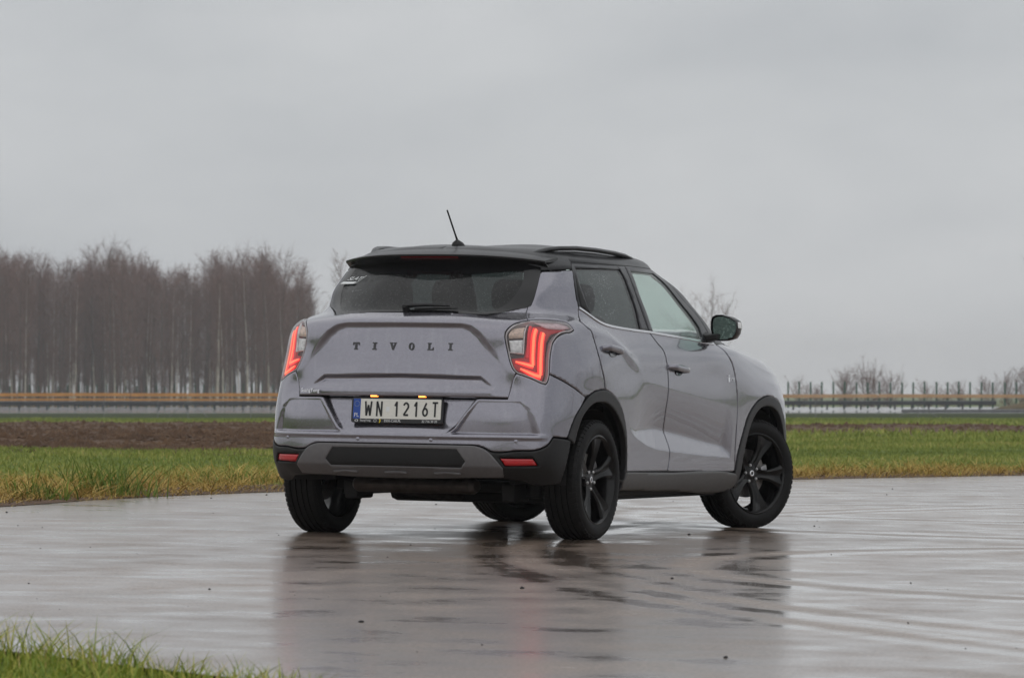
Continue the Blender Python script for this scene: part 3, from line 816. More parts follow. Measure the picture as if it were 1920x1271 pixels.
# --- rear bumper
bump = panel("rear_bumper", sym([(0, .577), (.32, .578), (.619, .577), (.625, .612), (.662, .698), (.675, .711)] + list(reversed(TR['lamp_bot'])) + [TR['lamp_low'][-1]] + TR['bump_seam'] + list(reversed(TR['rarch_out'][:3])) + TR['bump_low'][1:]), 'paint', car, grid=.0075, feat='bumper')
FOG = [(0.597, 0.262), (0.774, 0.262), (0.805, 0.222), (0.627, 0.218)]
FOGB = [(0.585, 0.272), (0.80, 0.273), (0.835, 0.212), (0.625, 0.208)]
lower = panel("lower_bumper", sym(list(reversed([(0, .327)] + [(u, v - .002) for u, v in TR['bump_low'][-2:0:-1]] + [(.905, .374), (1.031, .365), (1.076, .36)] + TR['clad_bot']))), 'plastic', bump, off=.004, grid=.010, flange=.03, holes=[FOG, neg(FOG)], drop=.003, feat='garnish')
for s in (1, -1):
    f = (lambda q: q) if s > 0 else neg
    rf = panel("rear_reflector", f(FOG), 'reflex', bump, off=-.002, gap=.003, flange=.01, grid=.012, feat='garnish')
HEX = sym([(0, .304), (.365, .302), (.409, .243), (.383, .214), (0, .215)])
skid = panel("skid_garnish", sym([(0, .329), (.1, .329), (.39, .329), (.434, .329), (.466, .327), (.512, .314), (.618, .211), (.611, .162), (0, .146)]), 'skid', car, off=.012, grid=.008, feat='garnish', flange=.02, holes=[HEX], drop=.005)
gr = panel("garnish_grille", HEX, 'gloss_black', skid, off=-.012, gap=-.004, grid=.02, flange=.004, feat='garnish')
# honeycomb in the garnish opening
mb = MB()
hw, hh = .030, .020
for row in range(-1, 6):
    for col in range(-16, 17):
        cu = col * hw * 1.02 + (hw * .5 if row % 2 else 0); cv = .216 + row * hh * .92
        if poly_sd(HEX, np.array([cu]), np.array([cv]))[0] < .006: continue
        ang = [math.pi / 3 * k + math.pi / 6 for k in range(6)]
        o = [(cu + math.cos(a) * hw * .56, cv + math.sin(a) * hh * .60) for a in ang]; i = [(cu + math.cos(a) * hw * .36, cv + math.sin(a) * hh * .36) for a in ang]
        FEAT[0] = 'garnish'; Po, no = SN(*np.array(o).T); Pi, ni = SN(*np.array(i).T); FEAT[0] = ''
        A = Po + no * (-.001); B = Pi + ni * (-.001); C2 = Pi + ni * (-.010)
        V = list(A) + list(B) + list(C2)
        mb.add(V, [(k, (k + 1) % 6, 6 + (k + 1) % 6, 6 + k) for k in range(6)] + [(6 + k, 6 + (k + 1) % 6, 12 + (k + 1) % 6, 12 + k) for k in range(6)])
hc = mb.build("honeycomb_mesh", 'sill', skid); hc["kind"] = "stuff"
for c, w in ((0, .13), (.30, .145), (-.30, .145)):
    FEAT[0] = "garnish"; strip("garnish_rib", [(c - w / 2, .187), (c, .1875), (c + w / 2, .187)], [.006, .011, .006], 'skid', skid, off=.018, thick=.01); FEAT[0] = ""
for u in (.216, .684, -.216, -.684):
    o, rt, up, n = place_flat(u, .353, .0, 'bumper')
    mb = MB(); rr = [(.0105, -.003), (.0105, .0015), (.008, .0030), (.0, .0034)]
    mb.add([o + (rt * math.cos(t) + up * math.sin(t)) * r + n * a for r, a in rr[:3] for t in [2 * math.pi * k / 12 for k in range(12)]] + [o + n * .0034],
           [(i * 12 + k, i * 12 + (k + 1) % 12, (i + 1) * 12 + (k + 1) % 12, (i + 1) * 12 + k) for i in range(2) for k in range(12)] + [(24 + k, 24 + (k + 1) % 12, 36) for k in range(12)])
    mb.build("parking_sensor", 'paint', bump, auto=40)

# --- lettering on the tailgate
def serif(ch):
    """outline polygons (unit height) of a slab-serif capital"""
    if ch == 'I': return [[(-.30, 0), (.30, 0), (.30, .14), (.13, .17), (.13, .83), (.30, .86), (.30, 1), (-.30, 1), (-.30, .86), (-.13, .83), (-.13, .17), (-.30, .14)]]
    if ch == 'T': return [[(-.26, 0), (.26, 0), (.26, .13), (.13, .16), (.13, .84), (.34, .84), (.38, .62), (.48, .62), (.46, 1), (-.46, 1), (-.48, .62), (-.38, .62), (-.34, .84), (-.13, .84), (-.13, .16), (-.26, .13)]]
    if ch == 'L': return [[(-.42, 0), (.42, 0), (.46, .38), (.36, .38), (.30, .15), (-.06, .15), (-.06, .84), (.10, .87), (.10, 1), (-.42, 1), (-.42, .87), (-.30, .84), (-.30, .16), (-.42, .13)]]
    if ch == 'V': return [[(-.06, 0), (.08, 0), (.38, .85), (.48, .88), (.48, 1), (.10, 1), (.10, .88), (.22, .85), (.06, .36), (-.14, .85), (-.04, .88), (-.04, 1), (-.50, 1), (-.50, .88), (-.40, .85)]]
for ch, u in zip("TIVOLI", (-.274, -.162, -.052, .058, .169, .284)):
    # letters read left to right as seen from behind, so T stands on the car's left (+u)
    fr = place_flat(-u, .853, .0, 'tailgate')
    o, rt, up, n = fr
    h = .040
    mb = MB()
    if ch == 'O':
        k = 20; ri = []
        for (a, b, d) in ((.40, .52, -.004), (.40, .52, .006), (.17, .36, .006), (.17, .36, -.004)):
            ri.append([o + rt * (math.cos(t) * a * h) + up * (math.sin(t) * b * h) + n * d for t in [2 * math.pi * q / k for q in range(k)]])
        mb.loft(ri, caps=False)
    else:
        for pl in serif(ch):
            P1 = [o + rt * (x * h) + up * ((y - .5) * h) + n * .006 for x, y in pl]; P0 = [o + rt * (x * h) + up * ((y - .5) * h) - n * .004 for x, y in pl]
            m = len(pl)
            mb.add(P1 + P0, [tuple(range(m))] + [(i, m + i, m + (i + 1) % m, (i + 1) % m) for i in range(m)])
    mb.build("badge_letter", 'letter', hatch)
put_text("maker_badge", "SsangYong", 'chrome', hatch, place_flat(.540, .6065, .002, 'tailgate'), .140, .027, .0012)

# --- number plate
pl = empty("number_plate"); pl.parent = car
PC, PRT = Vector((-.714, 0, .692)), Vector((0, -1, 0))
PN = Vector((-1, 0, .10)).normalized(); PUP = PN.cross(PRT) * 1.0
if PUP.z < 0: PUP = -PUP
def plate_pt(a, b, d): return PC + PRT * a + PUP * b + PN * d
def slab(a0, a1, b0, b1, d0, d1, name, mat, rad=.0, parent=pl, k=4):
    o = []
    for (cx, cy, s0) in ((a1 - rad, b1 - rad, 0), (a0 + rad, b1 - rad, 1), (a0 + rad, b0 + rad, 2), (a1 - rad, b0 + rad, 3)):
        for q in range(k + 1 if rad else 1):
            t = math.pi / 2 * (s0 + (q / k if rad else 0))
            o.append((cx + rad * math.cos(t), cy + rad * math.sin(t)))
    mb = MB(); mb.loft([[plate_pt(a, b, d) for a, b in o] for d in (d0, d1)])
    return mb.build(name, mat, parent)
slab(-.269, .269, -.071, .065, -.012, .004, "plate_frame", 'plate_black', .012)
slab(-.258, .260, -.050, .057, .003, .0058, "plate_sheet", 'plate_white', .004)
slab(-.258, -.215, -.050, .057, .003, .0066, "country_band", 'plate_blue', .003)
def pfr(a, b, d=.0072): return (plate_pt(a, b, d), PRT, PUP, PN)
put_text("country_code", "PL", 'print_white', pl, pfr(-.2365, -.030), .027, .021)
for k in range(12):
    t = math.pi / 6 * k; c = plate_pt(-.2365 + .0145 * math.cos(t), .030 + .0145 * math.sin(t), .0072)
    mb = MB(); mb.add([c + (PRT * math.cos(q) + PUP * math.sin(q)) * (.0026 if i % 2 == 0 else .0012) for i, q in enumerate([math.pi / 2 + math.pi / 5 * j for j in range(10)])], [tuple(range(10))])
    mb.build("star", 'star', pl)
for ch, a, w in (("W", -.168, .052), ("N", -.103, .044), ("1", -.004, .026), ("2", .055, .042), ("1", .112, .026), ("6", .168, .042), ("T", .226, .044)):
    stroke_glyph("plate_character", GLYPH[ch], 'plate_black', pl, pfr(a, .0035, .0064), w - .010, .080 - (.010 if ch in "26" else 0), .0105)
slab(-.063, -.043, -.012, .016, .0055, .0064, "registration_sticker", 'print_white', .003)
for txt, a, w, h, mt in (("SsangYong", -.184, .062, .0135, 'print_white'), ("DIXI-CAR.PL", -.022, .098, .0135, 'print_white'), ("22 716 30 20", .195, .090, .0125, 'print_white')):
    put_text("frame_print", txt, mt, pl, pfr(a, -.0605, .0046), w, h)
for a, r0, r1 in ((-.237, .0085, .0055), (-.126, .0085, .0068)):
    mb = MB(); k = 14
    mb.loft([[plate_pt(a + math.cos(t) * r * (1.25 if a < -.2 else 1), -.0605 + math.sin(t) * r * (.8 if a < -.2 else 1), .0048) for t in [2 * math.pi * q / k for q in range(k)]] for r in (r0, r1)], caps=False)
    mb.build("frame_emblem", 'print_white', pl)
mb = MB(); mb.add([plate_pt(a - .098, b - .0605, .0048) for a, b in ((-.005, .011), (.001, .011), (.006, 0), (.001, -.011), (-.005, -.011), (0, 0))], [(0, 1, 2, 5), (5, 2, 3, 4)])
mb.build("frame_arrow", 'print_yellow', pl)
# plate lamps under the tailgate lip
for y in (.142, -.142):
    mb = MB(); mb.box(-.712, -.690, y - .020, y + .020, .7600, .7690)
    o = mb.build("plate_lamp", 'plate_lamp', car, bevel=.003)

# --- window sticker
o, rt, up, n = place_flat(.585, 1.240, .003)
sl = .55
def stk(a, b): return o + rt * (a + b * sl) + up * b + n * .001
mb = MB(); mb.add([stk(-.062, -.030), stk(.050, -.030), stk(.050, -.012), stk(-.062, -.012)], [(0, 1, 2, 3)])
stick = mb.build("window_sticker", 'print_white', car)
me = text_mesh("SLAT", 1.0); co = np.array([v.co[:] for v in me.vertices]); lo, hi = co.min(0), co.max(0)
V = [stk(-.05 + .105 * (p[0] - lo[0]) / (hi[0] - lo[0]), .002 + .028 * (p[1] - lo[1]) / (hi[1] - lo[1])) for p in co]
mesh_obj("sticker_print", V, [tuple(p.vertices) for p in me.polygons], 'print_white', stick)
mb = MB(); mb.add([stk(.058, -.030), stk(.062, -.030), stk(.064, .040), stk(.060, .040)], [(0, 1, 2, 3)]); mb.build("sticker_stripe", 'print_white', stick)

# --- roof spoiler
mb = MB(); rings = []
ns = 41
for k in range(ns):
    s = -1 + 2 * k / (ns - 1); y = .600 * s; a = abs(s)
    lx = -.345 + .215 * a ** 2.6; lz = 1.538 - .030 * a ** 3
    e = sst(.93, 1.0, np.array([a]))[0]
    tx = lx + .30 - .12 * a; tz = 1.592 - .055 * a ** 2.4
    rings.append([(tx, y, tz - .004), (lx + .10, y, lz + .028 - .012 * a), (lx + .012, y, lz + .005), (lx, y, lz), (lx + .003, y, lz - .009), (lx + .020, y, lz - .016), (lx + .095 - .02 * a, y, lz - .060 + .012 * a), (lx + .11 - .02 * a, y, lz - .092 + .02 * a), (tx, y, lz - .075 + .02 * a)])
top_rings = [r[:5] + [(r[0][0], r[0][1], r[0][2] - .02)] for r in rings]
mb.loft(top_rings)
sp = mb.build("roof_spoiler", 'roof', car, auto=35)
mb = MB(); mb.loft([[(p[0], p[1], p[2] - .0005) for p in r[4:]] for r in rings]); mb.build("spoiler_underside", 'frit_shade', sp, auto=35)  # underside's deep shade put into a blacker colour than the roof's
mb = MB()
rg = []
for k in range(9):
    y = -.17 + .34 * k / 8; a = abs(y / .6); lx = -.345 + .215 * a ** 2.6; lz = 1.538 - .03 * a ** 3
    rg.append([(lx + .030, y, lz - .014), (lx + .004, y, lz - .0085), (lx + .010, y, lz - .017), (lx + .034, y, lz - .028)])
mb.loft(rg); mb.build("high_brake_lamp", 'brake3', sp, auto=30)
# dark underside panel that meets the glass
# --- aerial
mb = MB()
rings = []
for q, (r, z) in enumerate(((.045, 1.592), (.043, 1.602), (.034, 1.616), (.018, 1.626), (.009, 1.632))):
    rings.append([(.06 + math.cos(t) * r * 1.35 + .02 * (z - 1.592) / .04 * -1, math.sin(t) * r * .75, z) for t in [2 * math.pi * i / 14 for i in range(14)]])
mb.loft(rings); an = mb.build("aerial", 'plastic', car, auto=60)
mb = MB(); mb.tube([(.045, 0, 1.622), (.02, .004, 1.66), (-.075, .012, 1.79)], [.0065, .005, .0045], 8); mb.build("aerial_mast", 'plastic', an, auto=60)
# --- wiper
mb = MB()
def gp(u, v, off):
    P, n = SN(np.array([u]), np.array([v])); return Vector(P[0] + n[0] * off)
A = [gp(u, v, .020) for u, v in ((.045, 1.075), (-.02, 1.079), (-.10, 1.083), (-.18, 1.082), (-.255, 1.078))]
mb.tube(A, [.019, .017, .014, .011, .008], 8, flat=.62); wp = mb.build("rear_wiper", 'plastic', car, auto=50)
mb = MB(); mb.tube([gp(-.03, 1.067, .008), gp(-.15, 1.072, .008), gp(-.31, 1.072, .008)], [.006, .007, .004], 6); mb.build("wiper_blade", 'plastic', wp, auto=50)
mb = MB(); mb.tube([gp(.03, 1.070, -.01), gp(.03, 1.070, .028)], [.022, .017], 12); mb.build("wiper_cap", 'plastic', wp, auto=50)

# --- roof rails, mirrors, door handles
for s in (1, -1):
    pts = [(-.04, .474, 1.545), (.01, .494, 1.563), (.08, .520, 1.578), (.18, .550, 1.589), (.35, .578, 1.596), (.62, .586, 1.595), (.90, .583, 1.588), (1.08, .574, 1.579), (1.20, .562, 1.567), (1.30, .550, 1.546)]
    rings = []
    for i, (x, y, z) in enumerate(pts):
        h = .013; w = .020
        rings.append([(x, s * (y + w * math.cos(t)), z + h * math.sin(t)) for t in [2 * math.pi * k / 10 for k in range(10)]])
    mb = MB(); mb.loft(rings); rail = mb.build("roof_rail", 'roof', car, auto=50)
    lowp = [(-.02, .475, 1.535), (.12, .530, 1.552), (.35, .567, 1.560), (.62, .575, 1.560), (.95, .571, 1.553), (1.2, .552, 1.538), (1.29, .545, 1.526)]
    mb = MB(); mb.loft([[(x, s * (y + .020 * math.cos(t)), z + .018 * math.sin(t)) for t in [2 * math.pi * k / 10 for k in range(10)]] for x, y, z in lowp]); mb.build("rail_foot", 'roof', rail, auto=50)
    # mirror
    c = Vector((1.775, s * .925, 1.188)); bk = Vector((-1, s * -.10, 0)).normalized(); rt = Vector((0, s * 1, 0)) - bk * bk.dot(Vector((0, s, 0))); rt.normalize(); up = Vector((0, 0, 1))
    out = [(-.083, .035), (-.075, .060), (-.050, .072), (-.010, .073), (.045, .058), (.082, .036), (.090, .005), (.082, -.038), (.062, -.066), (.015, -.078), (-.040, -.080), (-.068, -.062), (-.083, -.015)]
    mir = MB()
    prof = [(-.004, .90), (.004, 1.0), (-.03, 1.04), (-.06, 1.0), (-.085, .86), (-.10, .62), (-.108, .30)]
    R_ = [[c + rt * (a * k) + up * (b * k) + bk * d for a, b in out] for d, k in [(-.012, .88), (.006, .965), (.0, 1.0), (-.035, 1.03), (-.065, .98), (-.088, .84), (-.102, .60), (-.108, .25)]]
    mir.loft(R_)
    mo = mir.build("door_mirror", 'gloss_black', car, auto=60)
    mb = MB(); mb.add([c + rt * (a * .86 + .004) + up * (b * .86 - .002) - bk * .0035 for a, b in out], [tuple(range(len(out)))])
    mb2 = MB(); ring0 = [c + rt * (a * .87 + .004) + up * (b * .87 - .002) - bk * .010 for a, b in out]; ring1 = [c + rt * (a * .87 + .004) + up * (b * .87 - .002) - bk * (-.001) for a, b in out]
    mb2.loft([ring0, ring1]); mb2.build("mirror_glass", 'mirror', mo)
    mb = MB(); mb.loft([[Vector((x, s * y, z)) for x, y, z in r] for r in (
        [(1.92, .755, 1.10), (1.72, .800, 1.10), (1.70, .785, 1.155), (1.80, .755, 1.185)],
        [(1.86, .83, 1.105), (1.74, .835, 1.105), (1.73, .83, 1.140), (1.82, .82, 1.155)],
        [(1.83, .90, 1.118), (1.76, .90, 1.118), (1.76, .90, 1.150), (1.82, .90, 1.155)])])
    mb.build("mirror_arm", 'plastic', mo, bevel=.008)
    # repeater on the mirror's outer edge
    mb = MB(); mb.loft([[c + rt * a + up * b + bk * d for a, b, d in r] for r in ([(.089, .030, -.004), (.094, .020, -.006), (.094, .020, -.040), (.089, .030, -.040)], [(.094, -.005, -.004), (.098, -.005, -.006), (.098, -.005, -.040), (.094, -.005, -.040)])]); mb.build("mirror_repeater", 'lamp_white', mo)
for door_u0, door_u1, v0, v1, dname in ((1.478, 1.735, .862, .838, 'rear_door'), (2.470, 2.742, .768, .746, 'front_door')):
    for s, par in ((1, [o for o in car.children if o.name.startswith(dname)][0]), (-1, [o for o in car.children if o.name.startswith(dname)][1])):
        us = np.linspace(door_u0, door_u1, 15); vs = np.linspace(v0, v1, 15)
        FEAT[0] = 'side'; P, n = SN(s * us, vs); FEAT[0] = ''; rings = []
        for k in range(15):
            t = k / 14; lift = .034 * min(1, math.sin(math.pi * min(max(t, .0), 1)) * 2.2) ** .6 if 0 < t < 1 else 0
            hh = .019 * (1 - abs(2 * t - 1) ** 4 * .35); th = .011
            c = P[k] + n[k] * (lift - .006)
            rings.append([c + np.array([0, 0, 1]) * (hh * math.sin(q)) + n[k] * (th * math.cos(q)) for q in [2 * math.pi * i / 10 for i in range(10)]])
        mb = MB(); mb.loft(rings); h = mb.build("door_handle", 'paint', par, auto=60)
        # finger recess below the grip, its dark reflection painted as a black patch
        um, vm = door_u0 * .48 + door_u1 * .52, (v0 + v1) / 2 - .022
        ring = [(s * (um + .062 * math.cos(q)), vm + .004 + .022 * math.sin(q)) for q in [2 * math.pi * i / 20 for i in range(20)]]
        panel("handle_recess_shade", ring, 'gloss_black', par, off=.0012, gap=0, flange=.002, grid=.02, drop=0, roll=-1.2, feat='side')
# badge on the front doors
for s, par in zip((1, -1), [o for o in car.children if o.name.startswith('front_door')]):
    fr = place_flat(s * 3.410, .708, .003, 'side')
    put_text("chrome_badge", "i", 'chrome', par, fr, .030, .040, .003)
    fr = place_flat(s * 3.470, .700, .003, 'side')
    put_text("chrome_badge", "m" if s < 0 else "m", 'chrome', par, fr, .055, .022, .003)
# ------------------------------------------------------------------ inner shell, cabin, underbody
def shell(name, u0, u1, v0, v1, off, mat, skip_arch=True, g=.05):
    us = np.arange(u0, u1 + g * .5, g); vs = np.linspace(v0, v1, max(2, int((v1 - v0) / g)))
    U, V = np.meshgrid(us, vs, indexing='ij'); P, n = SN(U.ravel(), V.ravel()); P = P - n * off
    nv = len(vs); F = []
    for i in range(len(us) - 1):
        for j in range(nv - 1):
            q = [i * nv + j, i * nv + j + 1, (i + 1) * nv + j + 1, (i + 1) * nv + j]
            c = P[q].mean(0)
            if skip_arch and (math.hypot(c[0], c[2] - .325) < .44 or math.hypot(c[0] - 2.6, c[2] - .325) < .44): continue
            F.append(q)
    return mesh_obj(name, P, F, mat, car, True)
shell("inner_shell", -UK[17] + .01, UK[17] - .01, .10, .92, .095, 'dark')
for s in (1, -1):
    a, b = (.80, 1.30) if s > 0 else (-1.30, -.80)
    shell("inner_pillar", a, b, .90, VK[12], .03, 'dark', False, .04)
join([shell("headliner", a, b, VK[12] + .03, VK[15] - .01, .025, 'headliner', False, .06) for a, b in ((.02, UK[17] - .01), (-UK[17] + .01, -.02))])
mb = MB(); mb.box(-.10, 3.15, -.66, .66, .245, .30); mb.box(.45, 2.1, -.80, .80, .225, .30)
floor_pan = mb.build("floor_pan", 'under', car, bevel=.02)
# wheel housings
for wx in (0, 2.6):
    for s in (1, -1):
        mb = MB(); k = 22; rings = []
        for yy in (.90 - .05, .52):
            rings.append([(wx + .385 * math.cos(t), s * yy, .325 + .385 * math.sin(t)) for t in [math.pi * (-.02 + 1.04 * q / (k - 1)) for q in range(k)]])
        mb.loft(rings, caps=False, closed=False)
        V0 = [(wx + .385 * math.cos(t), s * .53, .325 + .385 * math.sin(t)) for t in [math.pi * (-.02 + 1.04 * q / (k - 1)) for q in range(k)]]
        mb.add(V0, [tuple(range(k))])
        mb.build("wheel_housing", 'dark', car, smooth=False)
# axle, silencer, tank, exhaust, side seam
mb = MB(); mb.tube([(.0, -.66, .31), (.06, -.45, .345), (.08, .0, .35), (.06, .45, .345), (.0, .66, .31)], .04, 10); mb.build("rear_axle", 'under', car, auto=40)
mb = MB(); mb.tube([(-.50, .34, .288), (-.50, .32, .288), (-.50, -.36, .288), (-.50, -.38, .288)], [.05, .075, .075, .05], 14, flat=.6); mb.build("silencer", 'steel', car, auto=40)
mb = MB(); mb.box(.35, .95, -.50, .55, .175, .26); mb.build("fuel_tank", 'under', car, bevel=.05)
mb = MB(); mb.tube([(-.35, .2, .27), (.2, .12, .215), (1.0, .05, .21), (2.2, .05, .23)], .03, 8); mb.build("exhaust_pipe", 'steel', car, auto=40)
for s in (1, -1):
    mb = MB(); mb.box(-.30, -.08, s * .47 - .04, s * .47 + .04, .20, .30); mb.build("suspension_arm", 'under', car, bevel=.015)
    mb = MB(); mb.tube([(-.12, s * .55, .22), (-.10, s * .55, .50)], .045, 10); mb.build("coil_spring", 'under', car, auto=40)
    mb = MB(); mb.box(.44, 2.08, s * .755 - .012, s * .755 + .012, .205, .235); mb.build("sill_seam", 'dark', car)
mb = MB(); mb.box(2.1, 3.1, -.55, .55, .20, .30); mb.build("engine_tray", 'under', car, bevel=.04)
# cabin
mb = MB(); mb.loft([[(1.55, y, .95), (1.60, y, 1.075), (1.78, y, 1.115), (2.1, y, 1.13), (2.1, y, .8), (1.6, y, .8)] for y in (-.70, .70)]); mb.build("dashboard", 'cabin', car, bevel=.03)
mb = MB(); mb.box(-.50, .30, -.62, .62, .88, .93); mb.build("parcel_shelf", 'cabin', car, bevel=.02)
def seat(x, y, w, rear=False):
    mb = MB()
    mb.loft([[(x - .02, y + a * w, .62 + b) for a, b in ((-.5, 0), (.5, 0), (.5, .12), (-.5, .12))], [(x + .50, y + a * w, .64 + b) for a, b in ((-.5, 0), (.5, 0), (.46, .14), (-.46, .14))]])
    st = mb.build("cabin_seat", 'seat', car, bevel=.03)
    mb = MB()
    mb.loft([[(x - d0, y + a * ww, z) for a, d0 in ((-.5, .0), (-.38, -.10), (.38, -.10), (.5, .0), (.42, .07), (-.42, .07))] for z, ww, x in ((.68, w, x), (.95, w * 1.0, x - .07), (1.15, w * .92, x - .13), (1.23, w * .6, x - .15))])
    mb.build("seat_back", 'seat', st, bevel=.02)
    for k in ((0,) if not rear else (-.36, 0, .36)):
        mb = MB()
        mb.loft([[(x - .17 + d0, y + k + a * ww, z) for a, d0 in ((-.5, .0), (-.3, .055), (.3, .055), (.5, .0), (.3, -.05), (-.3, -.05))] for z, ww in ((1.235, .17), (1.26, .25), (1.34, .26), (1.395, .22), (1.41, .14))])
        mb.build("headrest", 'seat', st, bevel=.012)
seat(1.02, .37, .50); seat(1.02, -.37, .50); seat(.15, 0, 1.15, True)
mb = MB(); k = 20; rg = []
for i in range(k + 1):
    t = 2 * math.pi * i / k
    cc = Vector((1.50, .37, 1.02)) + Vector((.0, 1, 0)) * (.18 * math.cos(t)) + Vector((.42, 0, .9)).normalized() * (.18 * math.sin(t))
    rg.append(tuple(cc))
mb.tube(rg, .015, 6); sw = mb.build("steering_wheel", 'cabin', car, auto=60)
mb = MB(); mb.box(1.50, 1.62, .34, .40, .98, 1.05); mb.build("steering_column", 'cabin', car, bevel=.01)
mb = MB(); mb.box(1.62, 1.66, -.10, .10, 1.36, 1.42); mb.build("inner_mirror", 'cabin', car, bevel=.01)

# ------------------------------------------------------------------ wheels
TYRE_R, RIM_R, HALF_W = .325, .2285, .1075
def wheel_meshes():
    """meshes with the wheel's axis on y, outer face towards -y"""
    out = {}
    # tyre: carcass with circumferential grooves
    prof = []
    side = [(.2370, .086), (.2430, .097), (.256, .1045), (.277, .1075), (.298, .103), (.311, .095), (.3195, .087)]
    for r, a in side: prof.append((r, -a))
    x = -.082
    for gx in (-.050, -.017, .017, .050):
        prof += [(.3245, x + .004), (.3255, gx - .006), (.3165, gx - .004), (.3165, gx + .004), (.3255, gx + .006)]; x = gx + .006
    prof += [(.3245, .080)]
    for r, a in reversed(side): prof.append((r, a))
    mb = MB(); mb.revolve(prof, 96)
    out['tyre'] = (mb, 'rubber', 35)
    # tread blocks on the shoulders
    mb = MB(); nb = 64
    for sd in (-1, 1):
        for k in range(nb):
            t0 = 2 * math.pi * (k + .12) / nb; t1 = 2 * math.pi * (k + .80) / nb
            sk = .02 * sd
            V = []
            for r, a in ((.322, .060), (.3275, .0615), (.3265, .083), (.3145, .0985), (.3095, .0985)):
                for t in (t0, t1):
                    tt = t + sk * (a - .06) / .04
                    V.append((r * math.cos(tt), sd * a, r * math.sin(tt)))
            F = [(2 * i, 2 * i + 1, 2 * i + 3, 2 * i + 2) for i in range(4)] + [(0, 2, 4, 6, 8), (1, 3, 5, 7, 9)]
            mb.add(V, F)
    out['tread_blocks'] = (mb, 'rubber', None)
    # rim barrel
    prof = [(.2395, -.090), (.2445, -.094), (.2440, -.099), (.2375, -.101), (.2300, -.094), (.222, -.075), (.212, -.02), (.212, .06), (.225, .085), (.240, .095), (.240, .088)]
    mb = MB(); mb.revolve(prof, 72); out['rim_barrel'] = (mb, 'rim', 30)
    # spokes
    sp = []
    for k in range(5):
        ang = 2 * math.pi * k / 5 + math.pi / 2
        def pt(r, w, d):
            return (r * math.cos(ang) - w * math.sin(ang), d, r * math.sin(ang) + w * math.cos(ang))
        rs = [(.040, .034, -.052), (.085, .0265, -.066), (.130, .031, -.077), (.168, .046, -.085), (.200, .060, -.090), (.2285, .070, -.091)]
        mb = MB(); rings = []
        for r, w, d in rs:
            rr = lambda q: math.sqrt(max(r * r - q * q, 1e-6)) if r > .2 else r
            rings.append([pt(rr(w), -w, d + .030), pt(rr(w), -w, d + .006), pt(rr(w * .70), -w * .70, d - .003), pt(rr(w * .10), -w * .10, d + .009), pt(rr(w * .10), w * .10, d + .009), pt(rr(w * .70), w * .70, d - .003), pt(rr(w), w, d + .006), pt(rr(w), w, d + .030)])
        mb.loft(rings); sp.append((mb, 'rim', 18))
    out['spokes'] = sp
    mb = MB(); mb.revolve([(.0, -.058), (.026, -.058), (.030, -.054), (.062, -.050), (.068, -.040), (.070, -.01)], 40); out['hub'] = (mb, 'rim', 30)
    mb = MB(); mb.revolve([(.0, -.0605), (.020, -.0600), (.0245, -.057)], 24); out['centre_cap'] = (mb, 'gloss_black', 40)
    mb = MB(); mb.revolve([(.010, -.0612), (.0125, -.0625), (.016, -.0618), (.018, -.0605)], 24); out['cap_emblem'] = (mb, 'chrome', 40)
    nuts = []
    for k in range(5):
        t = 2 * math.pi * (k + .5) / 5 + math.pi / 2; cx, cz = .050 * math.cos(t), .050 * math.sin(t)
        mb = MB(); mb.loft([[(cx + r * math.cos(q), a, cz + r * math.sin(q)) for q in [2 * math.pi * i / 6 for i in range(6)]] for r, a in ((.0095, -.045), (.0095, -.058), (.006, -.062))]); nuts.append((mb, 'alu', 20))
    out['nuts'] = nuts
    mb = MB(); mb.revolve([(.06, .005), (.145, .005), (.145, -.015), (.06, -.015)], 48, closed_prof=True); out['disc'] = (mb, 'disc', 30)
    return out
WM = wheel_meshes()
protos = {}
def build_wheel(px, py, side, steer, spin):
    w = empty("wheel"); w.parent = car
    w.location = (px, py, TYRE_R)
    w.rotation_mode = 'XYZ'
    # outer face is -y on the right-hand side, turned round on the left
    w.rotation_euler = (0, spin, (0 if side < 0 else math.pi) + steer)
    def part(key, name, spec, parent):
        if key not in protos:
            o = spec[0].build(name, spec[1], parent, auto=spec[2]); protos[key] = o.data
        else:
            o = bpy.data.objects.new(name, protos[key]); COL.objects.link(o); o.parent = parent
        return o
    t = part('tyre', "tyre", WM['tyre'], w)
    tb = part('tb', "tread_blocks", WM['tread_blocks'], w); tb["kind"] = "stuff"
    rm = part('rim', "rim", WM['rim_barrel'], w)
    part('hub', "hub", WM['hub'], w)
    for k in range(5): part(('s', k), "spoke", WM['spokes'][k], w)
    for k in range(5): part(('n', k), "wheel_nut", WM['nuts'][k], w)
    part('cap', "centre_cap", WM['centre_cap'], w); part('em', "cap_emblem", WM['cap_emblem'], w)
    part('disc', "brake_disc", WM['disc'], w)
    # caliper does not spin: undo spin in its own mesh
    mb = MB(); rings = []
    for t_ in np.linspace(.15, .75, 7):
        a = t_ - spin * 0
        rings.append([(r * math.cos(a), d, r * math.sin(a)) for r, d in ((.105, -.035), (.152, -.035), (.158, .0), (.152, .03), (.105, .03))])
    mb.loft(rings); c = mb.build("brake_caliper", 'alu', w, auto=30)
    return w
STEER = R(-24.5)
build_wheel(0, -.7775, -1, 0, .0)
build_wheel(0, .7775, 1, 0, .7)
build_wheel(2.6, -.765, -1, STEER, .40)
build_wheel(2.6, .765, 1, STEER, .5)
# ================================================================== ground
def g_far(y):
    return np.interp(y, [-600, 45, 280, 318, 345, 6000], [0, 0, -.94, -.94, -3.2, -3.2])
def ground_z(x, y):
    x = np.asarray(x, float); y = np.asarray(y, float)
    near = road_z(x, y)
    w = sst(14, 45, np.abs(x)); w = np.maximum(w, sst(44, 75, y)); w = np.maximum(w, sst(5, 40, -y))
    return near * (1 - w) + g_far(y) * w
